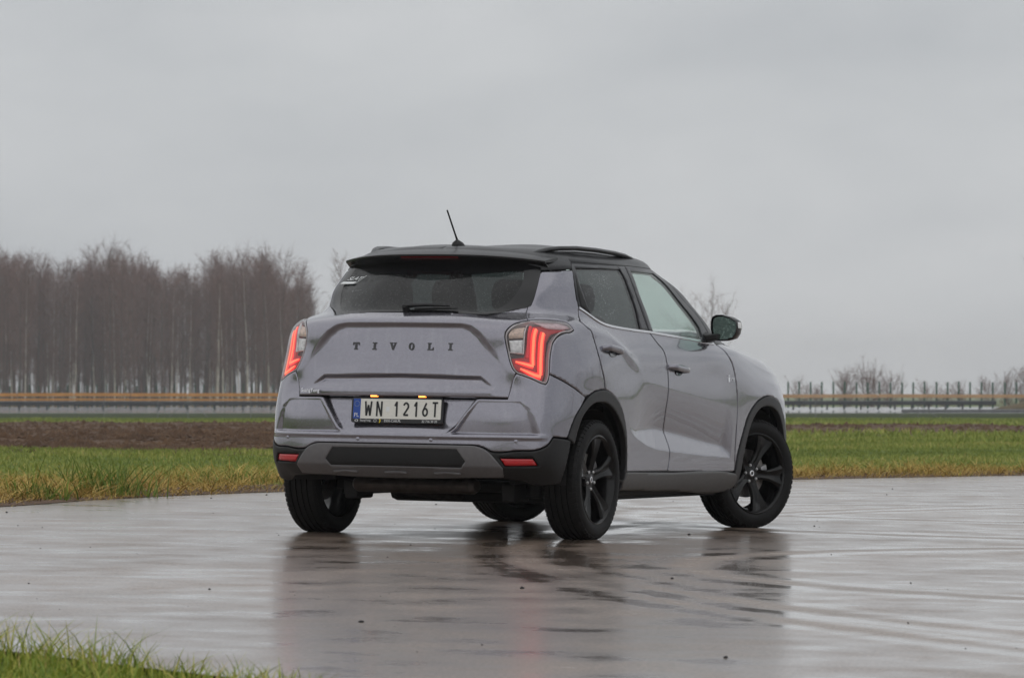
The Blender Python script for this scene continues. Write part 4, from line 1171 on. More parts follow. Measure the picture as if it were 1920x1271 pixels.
# road outline (world x, y): far edge, then the near verge's edge
FAR_EDGE = [(-60, -30), (-30, 0), (-14, 10), (-7.2, 18), (-4.7, 23), (-3.33, 27.1), (-2.82, 29.3), (-1.75, 31.9), (.3, 35.2), (2.6, 38.8), (5.2, 42.4), (9.5, 47.5), (18, 55), (34, 64), (60, 72)]
def catmull(pts, k=8):
    P = np.array(pts, float); out = []
    for i in range(len(P) - 1):
        p0, p1, p2, p3 = P[max(i - 1, 0)], P[i], P[i + 1], P[min(i + 2, len(P) - 1)]
        for q in range(k):
            t = q / k
            out.append(.5 * ((2 * p1) + (-p0 + p2) * t + (2 * p0 - 5 * p1 + 4 * p2 - p3) * t * t + (-p0 + 3 * p1 - 3 * p2 + p3) * t ** 3))
    out.append(P[-1]); return np.array(out)
FE = catmull(FAR_EDGE)
NEAR_VERGE = [(-9, 6), (-6, 10.5), (-3.6, 12.9), (-2.4, 13.3), (-1.62, 12.75), (-1.05, 12.0), (-.5, 11.25), (-.1, 10.4), (.1, 9), (-.3, 6), (-2, 2), (-8, 1)]
NV = catmull(NEAR_VERGE + [NEAR_VERGE[0]], 6)[:-1]
rng = np.random.default_rng(7)
FE_J = FE.copy(); FE_J += rng.normal(0, .012, FE.shape)
# ---------- materials
def ground_material():
    m, n, l, p = new_mat("field_grass_ground")
    tc = N(n, "ShaderNodeTexCoord")
    no = N(n, "ShaderNodeTexNoise", Scale=.35, Detail=8.0, Roughness=.65); l.new(tc.outputs["Object"], no.inputs["Vector"])
    n2 = N(n, "ShaderNodeTexNoise", Scale=9.0, Detail=4.0); l.new(tc.outputs["Object"], n2.inputs["Vector"])
    r = ramp(n, [(.30, (.080, .115, .022)), (.52, (.135, .190, .036)), (.75, (.20, .21, .062))])
    l.new(no.outputs["Fac"], r.inputs["Fac"])
    mx = N(n, "ShaderNodeMix", data_type='RGBA', blend_type='MULTIPLY'); mx.inputs[0].default_value = .6
    r2 = ramp(n, [(.3, .45), (.7, 1.2)]); l.new(n2.outputs["Fac"], r2.inputs["Fac"])
    l.new(r.outputs["Color"], mx.inputs[6]); l.new(r2.outputs["Color"], mx.inputs[7])
    l.new(mx.outputs[2], p.inputs["Base Color"]); p.inputs["Roughness"].default_value = .9
    p.inputs["Specular IOR Level"].default_value = .15
    b = N(n, "ShaderNodeBump", Strength=.8, Distance=.05); l.new(n2.outputs["Fac"], b.inputs["Height"]); l.new(b.outputs["Normal"], p.inputs["Normal"])
    return m
M['ground'] = ground_material()
def circle3(p, q, r):
    ax, ay = p; bx, by = q; cx, cy = r
    d = 2 * (ax * (by - cy) + bx * (cy - ay) + cx * (ay - by))
    ux = ((ax * ax + ay * ay) * (by - cy) + (bx * bx + by * by) * (cy - ay) + (cx * cx + cy * cy) * (ay - by)) / d
    uy = ((ax * ax + ay * ay) * (cx - bx) + (bx * bx + by * by) * (ax - cx) + (cx * cx + cy * cy) * (bx - ax)) / d
    return ux, uy, math.hypot(ax - ux, ay - uy)
def road_material():
    m, n, l, p = new_mat("wet_asphalt")
    tc = N(n, "ShaderNodeTexCoord")
    def mth(op, a, b):
        q = N(n, "ShaderNodeMath", operation=op)
        for i, w in enumerate((a, b)):
            if hasattr(w, "links"): l.new(w, q.inputs[i])
            elif w is not None: q.inputs[i].default_value = w
        return q.outputs[0]
    # stone chippings
    ag = N(n, "ShaderNodeTexNoise", Scale=75.0, Detail=4.0, Roughness=.75); l.new(tc.outputs["Object"], ag.inputs["Vector"])
    vo = N(n, "ShaderNodeTexVoronoi", Scale=90.0); l.new(tc.outputs["Object"], vo.inputs["Vector"])
    big = N(n, "ShaderNodeTexNoise", Scale=.40, Detail=6.0, Roughness=.6); l.new(tc.outputs["Object"], big.inputs["Vector"])
    # shallow hollows that hold water, drawn out across the road
    mp = N(n, "ShaderNodeMapping"); mp.inputs["Rotation"].default_value = (0, 0, R(6)); mp.inputs["Scale"].default_value = (1.0, 1.0, 1)
    l.new(tc.outputs["Object"], mp.inputs["Vector"])
    bd = N(n, "ShaderNodeTexNoise", Scale=2.0, Detail=7.0, Roughness=.60); l.new(mp.outputs["Vector"], bd.inputs["Vector"])
    # curved tracks left by tyres: rubbed drier, with wet margins
    dry = soak = None
    sep = N(n, "ShaderNodeSeparateXYZ"); l.new(tc.outputs["Object"], sep.inputs[0])
    wob = N(n, "ShaderNodeTexNoise", Scale=1.2, Detail=3.0); l.new(tc.outputs["Object"], wob.inputs["Vector"])
    for pts, w in ((((.11, 21.9), (.73, 16.7), (1.76, 14.3)), .07), (((.03, 21.2), (.50, 16.6), (1.55, 13.6)), .06), (((1.30, 24.9), (2.2, 24.1), (3.6, 23.6)), .10), (((1.9, 27.4), (3.0, 26.8), (4.4, 26.6)), .10), (((.9, 18.6), (1.7, 17.1), (2.9, 16.3)), .08)):
        cx, cy, rad = circle3(*pts)
        dx = mth('SUBTRACT', sep.outputs[0], cx); dy = mth('SUBTRACT', sep.outputs[1], cy)
        dd = mth('SQRT', mth('ADD', mth('MULTIPLY', dx, dx), mth('MULTIPLY', dy, dy)), None)
        e = mth('ABSOLUTE', mth('SUBTRACT', mth('ADD', dd, mth('MULTIPLY', mth('SUBTRACT', wob.outputs["Fac"], .5), .10)), rad), None)
        t = mth('MAXIMUM', mth('SUBTRACT', 1.0, mth('DIVIDE', e, w * 1.5)), 0.0)
        t2 = mth('MAXIMUM', mth('SUBTRACT', 1.0, mth('DIVIDE', mth('ABSOLUTE', mth('SUBTRACT', e, w * 2.6), None), w * 1.6)), 0.0)
        dry = t if dry is None else mth('MAXIMUM', dry, t)
        soak = t2 if soak is None else mth('MAXIMUM', soak, t2)
    wet = mth('SUBTRACT', mth('ADD', bd.outputs["Fac"], mth('MULTIPLY', dry, .20)), mth('MULTIPLY', soak, .17))          # low = standing water, high = rubbed dry
    c = ramp(n, [(.28, (.080, .056, .042)), (.48, (.215, .160, .125)), (.70, (.38, .295, .235))]); l.new(ag.outputs["Fac"], c.inputs["Fac"])
    mx = N(n, "ShaderNodeMix", data_type='RGBA', blend_type='MULTIPLY'); mx.inputs[0].default_value = .8
    rb = ramp(n, [(.35, .70), (.65, 1.15)]); l.new(big.outputs["Fac"], rb.inputs["Fac"])
    l.new(c.outputs["Color"], mx.inputs[6]); l.new(rb.outputs["Color"], mx.inputs[7]); l.new(mx.outputs[2], p.inputs["Base Color"])
    rr = ramp(n, [(.36, .22), (.50, .38), (.66, .55)]); l.new(wet, rr.inputs["Fac"]); l.new(rr.outputs["Color"], p.inputs["Roughness"])
    p.inputs["IOR"].default_value = 1.40
    # film of rain water
    cw = ramp(n, [(.34, 1.0), (.46, .88), (.66, .66)]); l.new(wet, cw.inputs["Fac"]); l.new(cw.outputs["Color"], p.inputs["Coat Weight"])
    p.inputs["Coat IOR"].default_value = 1.33
    rc = ramp(n, [(.31, .07), (.40, .15), (.58, .205), (.72, .28)]); l.new(wet, rc.inputs["Fac"]); l.new(rc.outputs["Color"], p.inputs["Coat Roughness"])
    hs = ramp(n, [(.38, .10), (.60, 1.0)]); l.new(wet, hs.inputs["Fac"])
    ht = mth('MULTIPLY', mth('ADD', ag.outputs["Fac"], mth('MULTIPLY', vo.outputs["Distance"], .6)), hs.outputs["Color"])
    b = N(n, "ShaderNodeBump", Strength=.35, Distance=.004); l.new(ht, b.inputs["Height"]); l.new(b.outputs["Normal"], p.inputs["Normal"])
    cb = N(n, "ShaderNodeBump", Strength=.07, Distance=.003); l.new(ht, cb.inputs["Height"]); l.new(cb.outputs["Normal"], p.inputs["Coat Normal"])
    return m
M['road'] = road_material()

def soil_material():
    m, n, l, p = new_mat("ploughed_soil")
    tc = N(n, "ShaderNodeTexCoord")
    no = N(n, "ShaderNodeTexNoise", Scale=2.5, Detail=8.0, Roughness=.7); l.new(tc.outputs["Object"], no.inputs["Vector"])
    r = ramp(n, [(.3, (.048, .023, .010)), (.55, (.105, .056, .027)), (.75, (.18, .108, .058))]); l.new(no.outputs["Fac"], r.inputs["Fac"])
    l.new(r.outputs["Color"], p.inputs["Base Color"]); p.inputs["Roughness"].default_value = .85
    b = N(n, "ShaderNodeBump", Strength=.7, Distance=.06); l.new(no.outputs["Fac"], b.inputs["Height"]); l.new(b.outputs["Normal"], p.inputs["Normal"])
    return m
M['soil'] = soil_material()

def grid_sheet(name, xs, ys, zf, mat, kind="structure"):
    X, Y = np.meshgrid(xs, ys, indexing='ij'); Zv = zf(X, Y)
    V = np.c_[X.ravel(), Y.ravel(), Zv.ravel()]; n = len(ys)
    F = [(i * n + j, (i + 1) * n + j, (i + 1) * n + j + 1, i * n + j + 1) for i in range(len(xs) - 1) for j in range(n - 1)]
    o = mesh_obj(name, V, F, mat, None, True); o["kind"] = kind
    return o
xs = np.unique(np.r_[np.linspace(-1500, -60, 14), np.linspace(-60, 60, 61), np.linspace(60, 1500, 14)])
ys = np.unique(np.r_[np.linspace(-500, -20, 12), np.linspace(-20, 90, 56), np.linspace(90, 310, 40), [318, 326, 335, 345], np.linspace(360, 700, 12), np.linspace(700, 2400, 12)])
grid_sheet("ground", xs, ys, lambda X, Y: ground_z(X, Y) - .03, 'ground')
# road: one sheet between the far edge and everything nearer, cut out round the near verge
outer = np.vstack([FE_J, [(60, -60), (-60, -60)]])
gx, gy = np.meshgrid(np.arange(-58, 59, 4.0), np.arange(-58, 70, 4.0), indexing='ij'); Gp = np.c_[gx.ravel(), gy.ravel()]
keep = (poly_sd(outer, Gp[:, 0], Gp[:, 1]) > 1.0) & (poly_sd(NV, Gp[:, 0], Gp[:, 1]) < -1.0)
Gp = Gp[keep]
allp = np.vstack([outer, NV, Gp]); no_ = len(outer); nn_ = len(NV)
ed = [(i, (i + 1) % no_) for i in range(no_)] + [(no_ + i, no_ + (i + 1) % nn_) for i in range(nn_)]
rr_ = delaunay_2d_cdt([Vector(p) for p in allp], ed, [], 0, 1e-6)
V2 = np.array([tuple(p) for p in rr_[0]]); T2 = np.array(rr_[2]); cc_ = V2[T2].mean(1)
T2 = T2[(poly_sd(outer, cc_[:, 0], cc_[:, 1]) > 0) & (poly_sd(NV, cc_[:, 0], cc_[:, 1]) < 0)]
road = mesh_obj("road", np.c_[V2, ground_z(V2[:, 0], V2[:, 1])], T2, 'road', None, True)
bm = bmesh.new(); bm.from_mesh(road.data); bmesh.ops.recalc_face_normals(bm, faces=bm.faces)
for f_ in bm.faces:
    if f_.normal.z < 0: f_.normal_flip()
bm.to_mesh(road.data); bm.free()
road["kind"] = "structure"

# ================================================================== grass
def blade_mat(name, stops, trans=.25):
    m, n, l, p = new_mat(name)
    at = N(n, "ShaderNodeAttribute"); at.attribute_name = "tone"
    r = ramp(n, stops); l.new(at.outputs["Fac"], r.inputs["Fac"])
    l.new(r.outputs["Color"], p.inputs["Base Color"]); p.inputs["Roughness"].default_value = .55
    p.inputs["Specular IOR Level"].default_value = .25
    p.inputs["Subsurface Weight"].default_value = 0.0
    return m
M['blade_green'] = blade_mat("grass_green", [(0, (.070, .120, .016)), (.35, (.160, .235, .030)), (.65, (.29, .33, .050)), (.88, (.46, .42, .090)), (1, (.55, .42, .16))])
M['blade_field'] = blade_mat("grass_field", [(0, (.115, .150, .028)), (.5, (.225, .275, .055)), (.85, (.34, .35, .085)), (1, (.48, .38, .14))])
M['blade_dry'] = blade_mat("grass_dry", [(0, (.11, .075, .018)), (.3, (.28, .185, .040)), (.6, (.46, .30, .075)), (.85, (.56, .39, .12)), (1, (.22, .27, .045))])
def blades(name, base, height, width, lean, tone, mat, label, cat, seed=1, seg=2):
    """one mesh of curved tapering blades; base (n,3)"""
    g = np.random.default_rng(seed); n = len(base)
    az = g.uniform(0, 2 * np.pi, n); ln = lean * g.uniform(.2, 1.4, n); fa = g.uniform(0, np.pi, n)
    d = np.c_[np.cos(az), np.sin(az), np.zeros(n)]; w = np.c_[np.cos(fa), np.sin(fa) * .5, np.zeros(n)]
    rows = []
    for k in range(seg + 1):
        t = k / seg
        c = base + d * (ln * height * t ** 1.8)[:, None] + np.c_[np.zeros(n), np.zeros(n), height * (t - .18 * ln * t * t)]
        ww = width * (1 - t) ** .7 if k < seg else width * .08
        rows.append(c - w * (ww / 2)[:, None]); rows.append(c + w * (ww / 2)[:, None])
    V = np.stack(rows, 1).reshape(-1, 3); m = 2 * (seg + 1)
    F = []
    quad = np.array([[2 * k, 2 * k + 1, 2 * k + 3, 2 * k + 2] for k in range(seg)])
    F = (np.arange(n)[:, None, None] * m + quad[None]).reshape(-1, 4)
    me = bpy.data.meshes.new(name)
    me.vertices.add(len(V)); me.vertices.foreach_set("co", V.ravel().astype(np.float32))
    me.loops.add(F.size); me.loops.foreach_set("vertex_index", F.ravel().astype(np.int32))
    me.polygons.add(len(F)); me.polygons.foreach_set("loop_start", (np.arange(len(F)) * 4).astype(np.int32)); me.polygons.foreach_set("loop_total", np.full(len(F), 4, np.int32))
    at = me.attributes.new("tone", 'FLOAT', 'POINT'); at.data.foreach_set("value", np.repeat(tone, m).astype(np.float32))
    me.update(calc_edges=True); me.validate()
    me.materials.append(M[mat])
    o = bpy.data.objects.new(name, me); COL.objects.link(o); o["kind"] = "stuff"
    tag(o, label, cat)
    return o
def edge_dist(x, y):
    """distance behind the road's far edge (positive on the grass)"""
    return -poly_sd(outer, x, y)
def clump(x, y, sc, seed):
    g = np.random.default_rng(seed); s = np.zeros(len(x))
    for k in range(5):
        a = g.uniform(0, 2 * np.pi); f = sc * (1.0 + .9 * k); s += np.sin(x * f * np.cos(a) + y * f * np.sin(a) * .6 + g.uniform(0, 6)) / (1 + .5 * k)
    return s / 2.2
def in_view(x, y, m=.6):
    return np.abs(x) < .128 * y + m
# field grass behind the road, thinning in size with distance
g = np.random.default_rng(3)
n = 190000
yy = 27 + (82 - 27) * g.uniform(0, 1, n) ** .85; xx = g.uniform(-1, 1, n) * (.13 * yy + .8)
ed_ = edge_dist(xx, yy); k = ed_ > .12
far_lim = 50.5 + 1.4 * clump(xx, yy, .25, 5) + np.where(xx > 3, 28, 0)
k &= yy < far_lim
xx, yy, ed_ = xx[k], yy[k], ed_[k]
cl = clump(xx, yy, 1.4, 9)
tone = np.clip(.50 + .28 * cl + .16 * clump(xx, yy, .35, 12) + g.normal(0, .18, len(xx)), 0, 1)
hh_ = (.038 + .02 * np.clip(cl, -1, 1)) * g.uniform(.6, 1.5, len(xx)) * np.where(ed_ < 1.2, 1.5, 1.0)
zz = ground_z(xx, yy) - .03 + np.minimum(ed_, 1.0) * .05
blades("field_grass", np.c_[xx, yy, zz], hh_, np.full(len(xx), .010) * g.uniform(.7, 1.5, len(xx)), .8, tone, 'blade_field', "short bright green field grass behind the road", "grass", 2)
# dry rank grass along the road's edge
n = 60000
ie = g.integers(0, len(FE) - 1, n); tt = g.uniform(0, 1, n)[:, None]
pe = FE[ie] * (1 - tt) + FE[ie + 1] * tt; dirv = FE[ie + 1] - FE[ie]; nv_ = np.c_[-dirv[:, 1], dirv[:, 0]] / np.linalg.norm(dirv, axis=1, keepdims=True)
wid = np.where(pe[:, 0] < 1, 2.3, 1.0)
dd = g.uniform(0, 1, n) ** 1.5 * wid - .03
pe = pe + nv_ * dd[:, None]
k = (np.abs(pe[:, 0]) < .135 * pe[:, 1] + .8) & (pe[:, 1] > 24) & (pe[:, 1] < 52)
pe, dd, wid = pe[k], dd[k], wid[k]
cl = clump(pe[:, 0], pe[:, 1], 2.2, 21)
tone = np.clip(.55 + .20 * cl + g.normal(0, .18, len(pe)) + .25 * (dd > wid * .6) * g.uniform(0, 1.3, len(pe)), 0, 1)
hh_ = (.10 + .05 * np.clip(cl, -1, 1)) * g.uniform(.5, 1.5, len(pe)) * np.where(dd < .12, .5, 1)
zz = ground_z(pe[:, 0], pe[:, 1]) - .03 + np.clip(dd, 0, 1) * .05
blades("verge_grass", np.c_[pe, zz], hh_, np.full(len(pe), .011) * g.uniform(.6, 1.4, len(pe)), 1.5, tone, 'blade_dry', "straw coloured dry grass along the road's far edge", "grass", 4, 3)
# a rank green tuft in the verge, left
for i, (tx, ty, nb_, hg) in enumerate(((-2.95, 29.9, 240, .30), (-3.25, 28.6, 120, .17), (-2.2, 33.5, 90, .15), (4.6, 43.6, 90, .14), (6.0, 45.0, 90, .16))):
    a = g.normal(0, .13 if i == 0 else .08, (nb_, 2)) * [1.5, 1]; bx = tx + a[:, 0]; by = ty + a[:, 1]
    o = blades("grass_tuft", np.c_[bx, by, ground_z(bx, by) - .01], hg * g.uniform(.5, 1.2, nb_), np.full(nb_, .012), .7, np.clip(g.normal(.2, .12, nb_), 0, 1), 'blade_green',
           ["tall dark green tuft in the dry verge at left", "small green tuft at the left edge of the road", "small tuft in the verge near the car's left wheel", "small tuft in the right verge near the car", "small tuft in the far right verge"][i], "grass tuft", 30 + i, 3)
# near verge, bottom left, out of focus
n = 15000
bx = g.uniform(-2.9, .3, n); by = g.uniform(9.6, 13.5, n); sdv = poly_sd(NV, bx, by); k = (sdv > -.03) & (bx < -.115 * by + 1.35 + .35)
bx, by, sdv = bx[k], by[k], sdv[k]
cl = clump(bx, by, 3.0, 40)
hh_ = (.085 + .035 * cl) * g.uniform(.5, 1.6, len(bx)) * np.where(bx > -1.0, .75, 1.0)
blades("near_grass", np.c_[bx, by, ground_z(bx, by) - .02], np.clip(hh_, .03, .2), np.full(len(bx), .0055) * g.uniform(.7, 1.5, len(bx)), .9,
       np.clip(.58 + .2 * cl + g.normal(0, .22, len(bx)), 0, 1), 'blade_green', "blurred green and yellow grass at the near edge, bottom left", "grass", 44, 3)
# soil showing along the near verge and the far verge
def soil_strip(name, line, w0, w1, zoff, label):
    P = np.array(line); t = np.gradient(P, axis=0); t /= np.linalg.norm(t, axis=1, keepdims=True); nn = np.c_[-t[:, 1], t[:, 0]]
    A = P + nn * w0; B = P + nn * w1
    V = np.vstack([np.c_[A, ground_z(A[:, 0], A[:, 1]) + zoff], np.c_[B, ground_z(B[:, 0], B[:, 1]) + zoff + .03]]); n = len(P)
    o = mesh_obj(name, V, [(i, i + 1, n + i + 1, n + i) for i in range(n - 1)], 'soil', None, True); o["kind"] = "structure"
    return o
soil_strip("verge_soil", FE[20:110], -.02, .55, .004, "")
# ---------- ploughed strip: soil sheet with clods
xs = np.arange(-22, 22.1, .28); ys = np.arange(47, 132, .40)
def vnoise(x, y, f, seed):
    x = x * f; y = y * f; i = np.floor(x); j = np.floor(y); a = x - i; b_ = y - j; a = a * a * (3 - 2 * a); b_ = b_ * b_ * (3 - 2 * b_)
    hsh = lambda p, q: np.modf(np.abs(np.sin(p * 127.1 + q * 311.7 + seed * 74.7) * 43758.5453))[0]
    return (hsh(i, j) * (1 - a) + hsh(i + 1, j) * a) * (1 - b_) + (hsh(i, j + 1) * (1 - a) + hsh(i + 1, j + 1) * a) * b_ - .5
def plough_z(X, Y):
    z = ground_z(X, Y) - .02
    r_ = .07 * vnoise(X, Y, .7, 1) + .05 * vnoise(X, Y, 2.6, 2) + .03 * np.sin(Y * 1.6 + .5 * np.sin(X * .35))
    ctr = np.where(X < 3, sst(48.5, 52, Y + 1.5 * vnoise(X, Y, .5, 3)) * (1 - sst(112, 124, Y + 2 * np.sin(X * .5))), sst(84, 89, Y + 4 * vnoise(X, Y, .4, 4)) * (1 - sst(98, 104, Y + 4 * np.sin(X * .4))) * (1 - sst(11, 12.5, X + .6 * np.sin(Y))))
    return z - .16 + ctr * (.30 + r_)
grid_sheet("ploughed_field", xs, ys, plough_z, 'soil')
n = 60000
yy = 49.5 + 68.5 * g.uniform(0, 1, n) ** 1.9; xx = g.uniform(-1, 1, n) * (.13 * yy + 1)
zz = plough_z(xx, yy); k = zz > ground_z(xx, yy) - .01
xx, yy, zz = xx[k], yy[k], zz[k]; n = len(xx)
oct_v = np.array([(1, 0, 0), (-1, 0, 0), (0, 1, 0), (0, -1, 0), (0, 0, 1), (0, 0, -1)], float); oct_f = np.array([(0, 2, 4), (2, 1, 4), (1, 3, 4), (3, 0, 4), (2, 0, 5), (1, 2, 5), (3, 1, 5), (0, 3, 5)])
sz = g.uniform(.012, .05, n) * np.where(g.uniform(0, 1, n) < .06, 1.8, 1); jit = g.uniform(.6, 1.4, (n, 6, 1)); ro = g.uniform(0, 6.28, n)
cv = oct_v[None] * jit * sz[:, None, None] * np.array([1.4, 1.0, .8]); cr, sr = np.cos(ro)[:, None], np.sin(ro)[:, None]
cv = np.stack([cv[..., 0] * cr - cv[..., 1] * sr, cv[..., 0] * sr + cv[..., 1] * cr, cv[..., 2]], -1) + np.stack([xx, yy, zz], -1)[:, None]
cf = (np.arange(n)[:, None, None] * 6 + oct_f[None]).reshape(-1, 3)
o = mesh_obj("soil_clods", cv.reshape(-1, 3), cf, 'soil'); o["kind"] = "stuff"; tag(o, "brown clods of earth on the ploughed strip", "soil")
# grass tufts scattered in and behind the plough
n = 60000
yy = g.uniform(66, 190, n); xx = g.uniform(-1, 1, n) * (.13 * yy + 1)
pz = plough_z(xx, yy); onp = (pz > ground_z(xx, yy) + .0) & (yy < 128)
k = (~onp) | (g.uniform(0, 1, n) < .05); k &= (yy > 66)
xx, yy = xx[k], yy[k]; cl = clump(xx, yy, .5, 61)
tone = np.clip(.55 + .2 * cl + g.normal(0, .15, len(xx)) - .2 * (yy > 150), 0, 1)
blades("far_field_grass", np.c_[xx, yy, ground_z(xx, yy) - .03 + np.where(yy < 125, .05, 0)], (.09 + .04 * cl) * g.uniform(.6, 1.6, len(xx)) * np.where(yy > 150, .7, 1.0), np.full(len(xx), .05) * yy / 120, .7, tone, 'blade_field', "strip of green grass between plough and motorway", "grass", 62)
# ---------- small stones on the road
n = 170
px = g.uniform(-3.2, 5.5, n); py = g.uniform(12.5, 41, n)
k = (edge_dist(px, py) < -.15) & in_view(px, py, .2) & (poly_sd(NV, px, py) < -.1)
px, py = px[k], py[k]
stone_me = bpy.data.meshes.new("stone"); stone_me.from_pydata([tuple(v * np.array([1.2, 1, .7])) for v in oct_v], [], [tuple(int(i) for i in f) for f in oct_f]); stone_me.materials.append(M['under'])
sv, sf = [], []
for i in range(len(px)):
    s_ = .0018 + .006 * g.uniform(0, 1) ** 3; a = g.uniform(.6, 1.3, (6, 1)); v = oct_v * a * s_ * np.array([1.3, 1, .8]) + [px[i], py[i], float(ground_z(px[i], py[i])) + s_ * .4]
    sf += [tuple(int(q) + len(sv) for q in f) for f in oct_f]; sv += [tuple(q) for q in v]
o = mesh_obj("road_grit", sv, sf, 'under'); o["kind"] = "stuff"; tag(o, "loose dark grit scattered over the wet road", "grit")
HAZE = 0.00034
# ================================================================== motorway
M['mway'] = simple("motorway_wet", (.22, .225, .23), .12, var=.15, vscale=.5, spec=.6)
M['verge_dark'] = simple("verge_dark_grass", (.040, .055, .018), .9, var=.4, vscale=.8, spec=.1)
M['galv'] = simple("guard_rail_steel", (.075, .082, .088), .5, metal=.4, var=.2, vscale=3)
M['orange'] = simple("orange_board", (.52, .235, .05), .55, var=.15, vscale=1.5)
M['orange_pale'] = simple("orange_board_pale", (.50, .30, .15), .6, var=.15, vscale=1.5)
M['green_post'] = simple("green_post", (.018, .075, .045), .5, var=.2, vscale=2)
M['fence_post'] = simple("fence_post_grey", (.16, .165, .17), .6, var=.2, vscale=4)
M['concrete'] = simple("concrete", (.22, .20, .17), .85, var=.2, vscale=2)
YM = 280.0
def PXX(px, y): return (px - 960) / 7814.51 * y
def PXZ(py, y): return CAM_H + (726.5 - py) / 7814.51 * y
xs = np.array([-300., -60, -30, 0, 30, 60, 300]); ys = np.array([262., 270, 300, 348])
o = grid_sheet("motorway", xs, ys, lambda X, Y: np.where(Y > 265, PXZ(775, 262), PXZ(775, 262)) + 0 * X, 'mway')
xs = np.array([-300., -60, 0, 60, 300]); ys = np.array([205., 215, 262])
grid_sheet("motorway_bank", xs, ys, lambda X, Y: np.interp(Y, [205, 215, 262], [float(ground_z(0, 205)) - .02, float(ground_z(0, 215)) + .1, PXZ(775, 262) + .02]) + 0 * X, 'verge_dark')
def rail_run(name, x0, x1, y, ztop, label, cat, post_dx, hbeam=.30, mat='galv', post_h=.62, group=None):
    root = empty(name, ((x0 + x1) / 2, y, ztop - post_h)); tag(root, label, cat, group)
    def loc(x, yy, z): return (x - (x0 + x1) / 2, yy - y, z - (ztop - post_h))
    prof = [(.0, 0), (-.04, -.03), (-.07, -.08), (-.04, -.12), (-.01, -.15), (-.04, -.18), (-.07, -.22), (-.04, -.27), (0, -hbeam), (.03, -hbeam), (.03, 0)]
    mb = MB(); mb.loft([[loc(x, y + a, ztop + b) for a, b in prof] for x in (x0, x1)]); mb.build("beam", mat, root)
    pm = None; x = x0 + .4
    while x < x1:
        if pm is None:
            mb = MB(); mb.box(-.06, .06, .03, .15, 0, post_h - .04); po = mb.build("post", mat, root); pm = po.data
        else:
            po = bpy.data.objects.new("post", pm); COL.objects.link(po); po.parent = root
        po.location = (x - (x0 + x1) / 2, 0, 0); x += post_dx
    return root
zr = PXZ(751.5, 283)
rail_run("guard_rail", PXX(-500, 283), PXX(990, 283), 283, PXZ(752, 283), "dark steel guard rail along the motorway, left of the car", "guard rail", 1.9)
rail_run("guard_rail", PXX(1000, 283), PXX(1868, 283), 283, PXZ(751, 283), "dark steel guard rail along the motorway, right of the car", "guard rail", 1.15)
rail_run("guard_rail", PXX(1690, 272), PXX(2050, 272), 272, PXZ(767, 272), "low grey rail at the motorway's near edge, far right", "guard rail", 2.6, .10, 'fence_post', .3)
# orange boards and green posts
def board_fence(name, x0, x1, y, rails, post_top, post_bot, dx, label, mat, pw, jit=0):
    root = empty(name, ((x0 + x1) / 2, y, post_bot)); tag(root, label, "fence")
    cx = (x0 + x1) / 2
    for zt, zb in rails:
        n = max(1, int((x1 - x0) / 4)); ex = np.linspace(x0, x1, n + 1)
        me = None
        for k in range(n):
            if me is None:
                mb = MB(); w = (ex[1] - ex[0]) / 2 - .02; mb.box(-w, w, -.03, .03, 0, zt - zb); b = mb.build("board", mat, root); me = b.data
            else:
                b = bpy.data.objects.new("board", me); COL.objects.link(b); b.parent = root
            b.location = ((ex[k] + ex[k + 1]) / 2 - cx, -.05, zb - post_bot + random.Random(k).uniform(-.015, .015)); b.rotation_euler = (0, random.Random(k + 9).uniform(-.003, .003), 0)
    me = None; x = x0 + .3; i = 0
    while x < x1:
        if me is None:
            mb = MB(); mb.box(-pw, pw, 0, pw * 1.6, 0, post_top - post_bot); b = mb.build("post", 'green_post', root); me = b.data
        else:
            b = bpy.data.objects.new("post", me); COL.objects.link(b); b.parent = root
        r_ = random.Random(i * 7 + 1); b.location = (x - cx + r_.uniform(-jit, jit), .02, r_.uniform(-jit, jit) * 1.5); x += dx; i += 1
    return root
board_fence("board_fence", PXX(-500, 300), PXX(990, 300), 300, [(PXZ(736.8, 300), PXZ(743, 300)), (PXZ(747, 300), PXZ(751, 300))], PXZ(722, 300), PXZ(765, 300), .70, "long bright orange board fence before the wood, left of the car", 'orange', .035, .06)
board_fence("board_fence", PXX(1000, 300), PXX(2400, 300), 300, [(PXZ(739, 300), PXZ(745.5, 300))], PXZ(716, 300), PXZ(765, 300), .82, "pale orange board fence with tall green posts, right of the car", 'orange_pale', .06, .03)
# earth mound at the far right
mb = MB(); x0, x1 = PXX(1868, 284), PXX(2010, 284); rg = []
for t in np.linspace(0, 1, 12):
    hgt = (PXZ(746, 284) - PXZ(770, 284)) * min(1, 1.6 * t + .25) * (1 + .06 * math.sin(t * 17)); x = x0 + (x1 - x0) * t
    rg.append([(x, 282.6, PXZ(772, 284)), (x, 283.2, PXZ(772, 284) + hgt * .75), (x, 284.2, PXZ(772, 284) + hgt), (x, 286.5, PXZ(772, 284) + hgt * .8), (x, 288, PXZ(772, 284))])
mb.loft(rg); M['mound'] = simple("mound_dry_grass", (.13, .105, .065), .9, var=.4, vscale=2.5, spec=.1)
o = mb.build("earth_mound", 'mound', None, smooth=True); tag(o, "low brownish mound where the right guard rail ends", "mound")
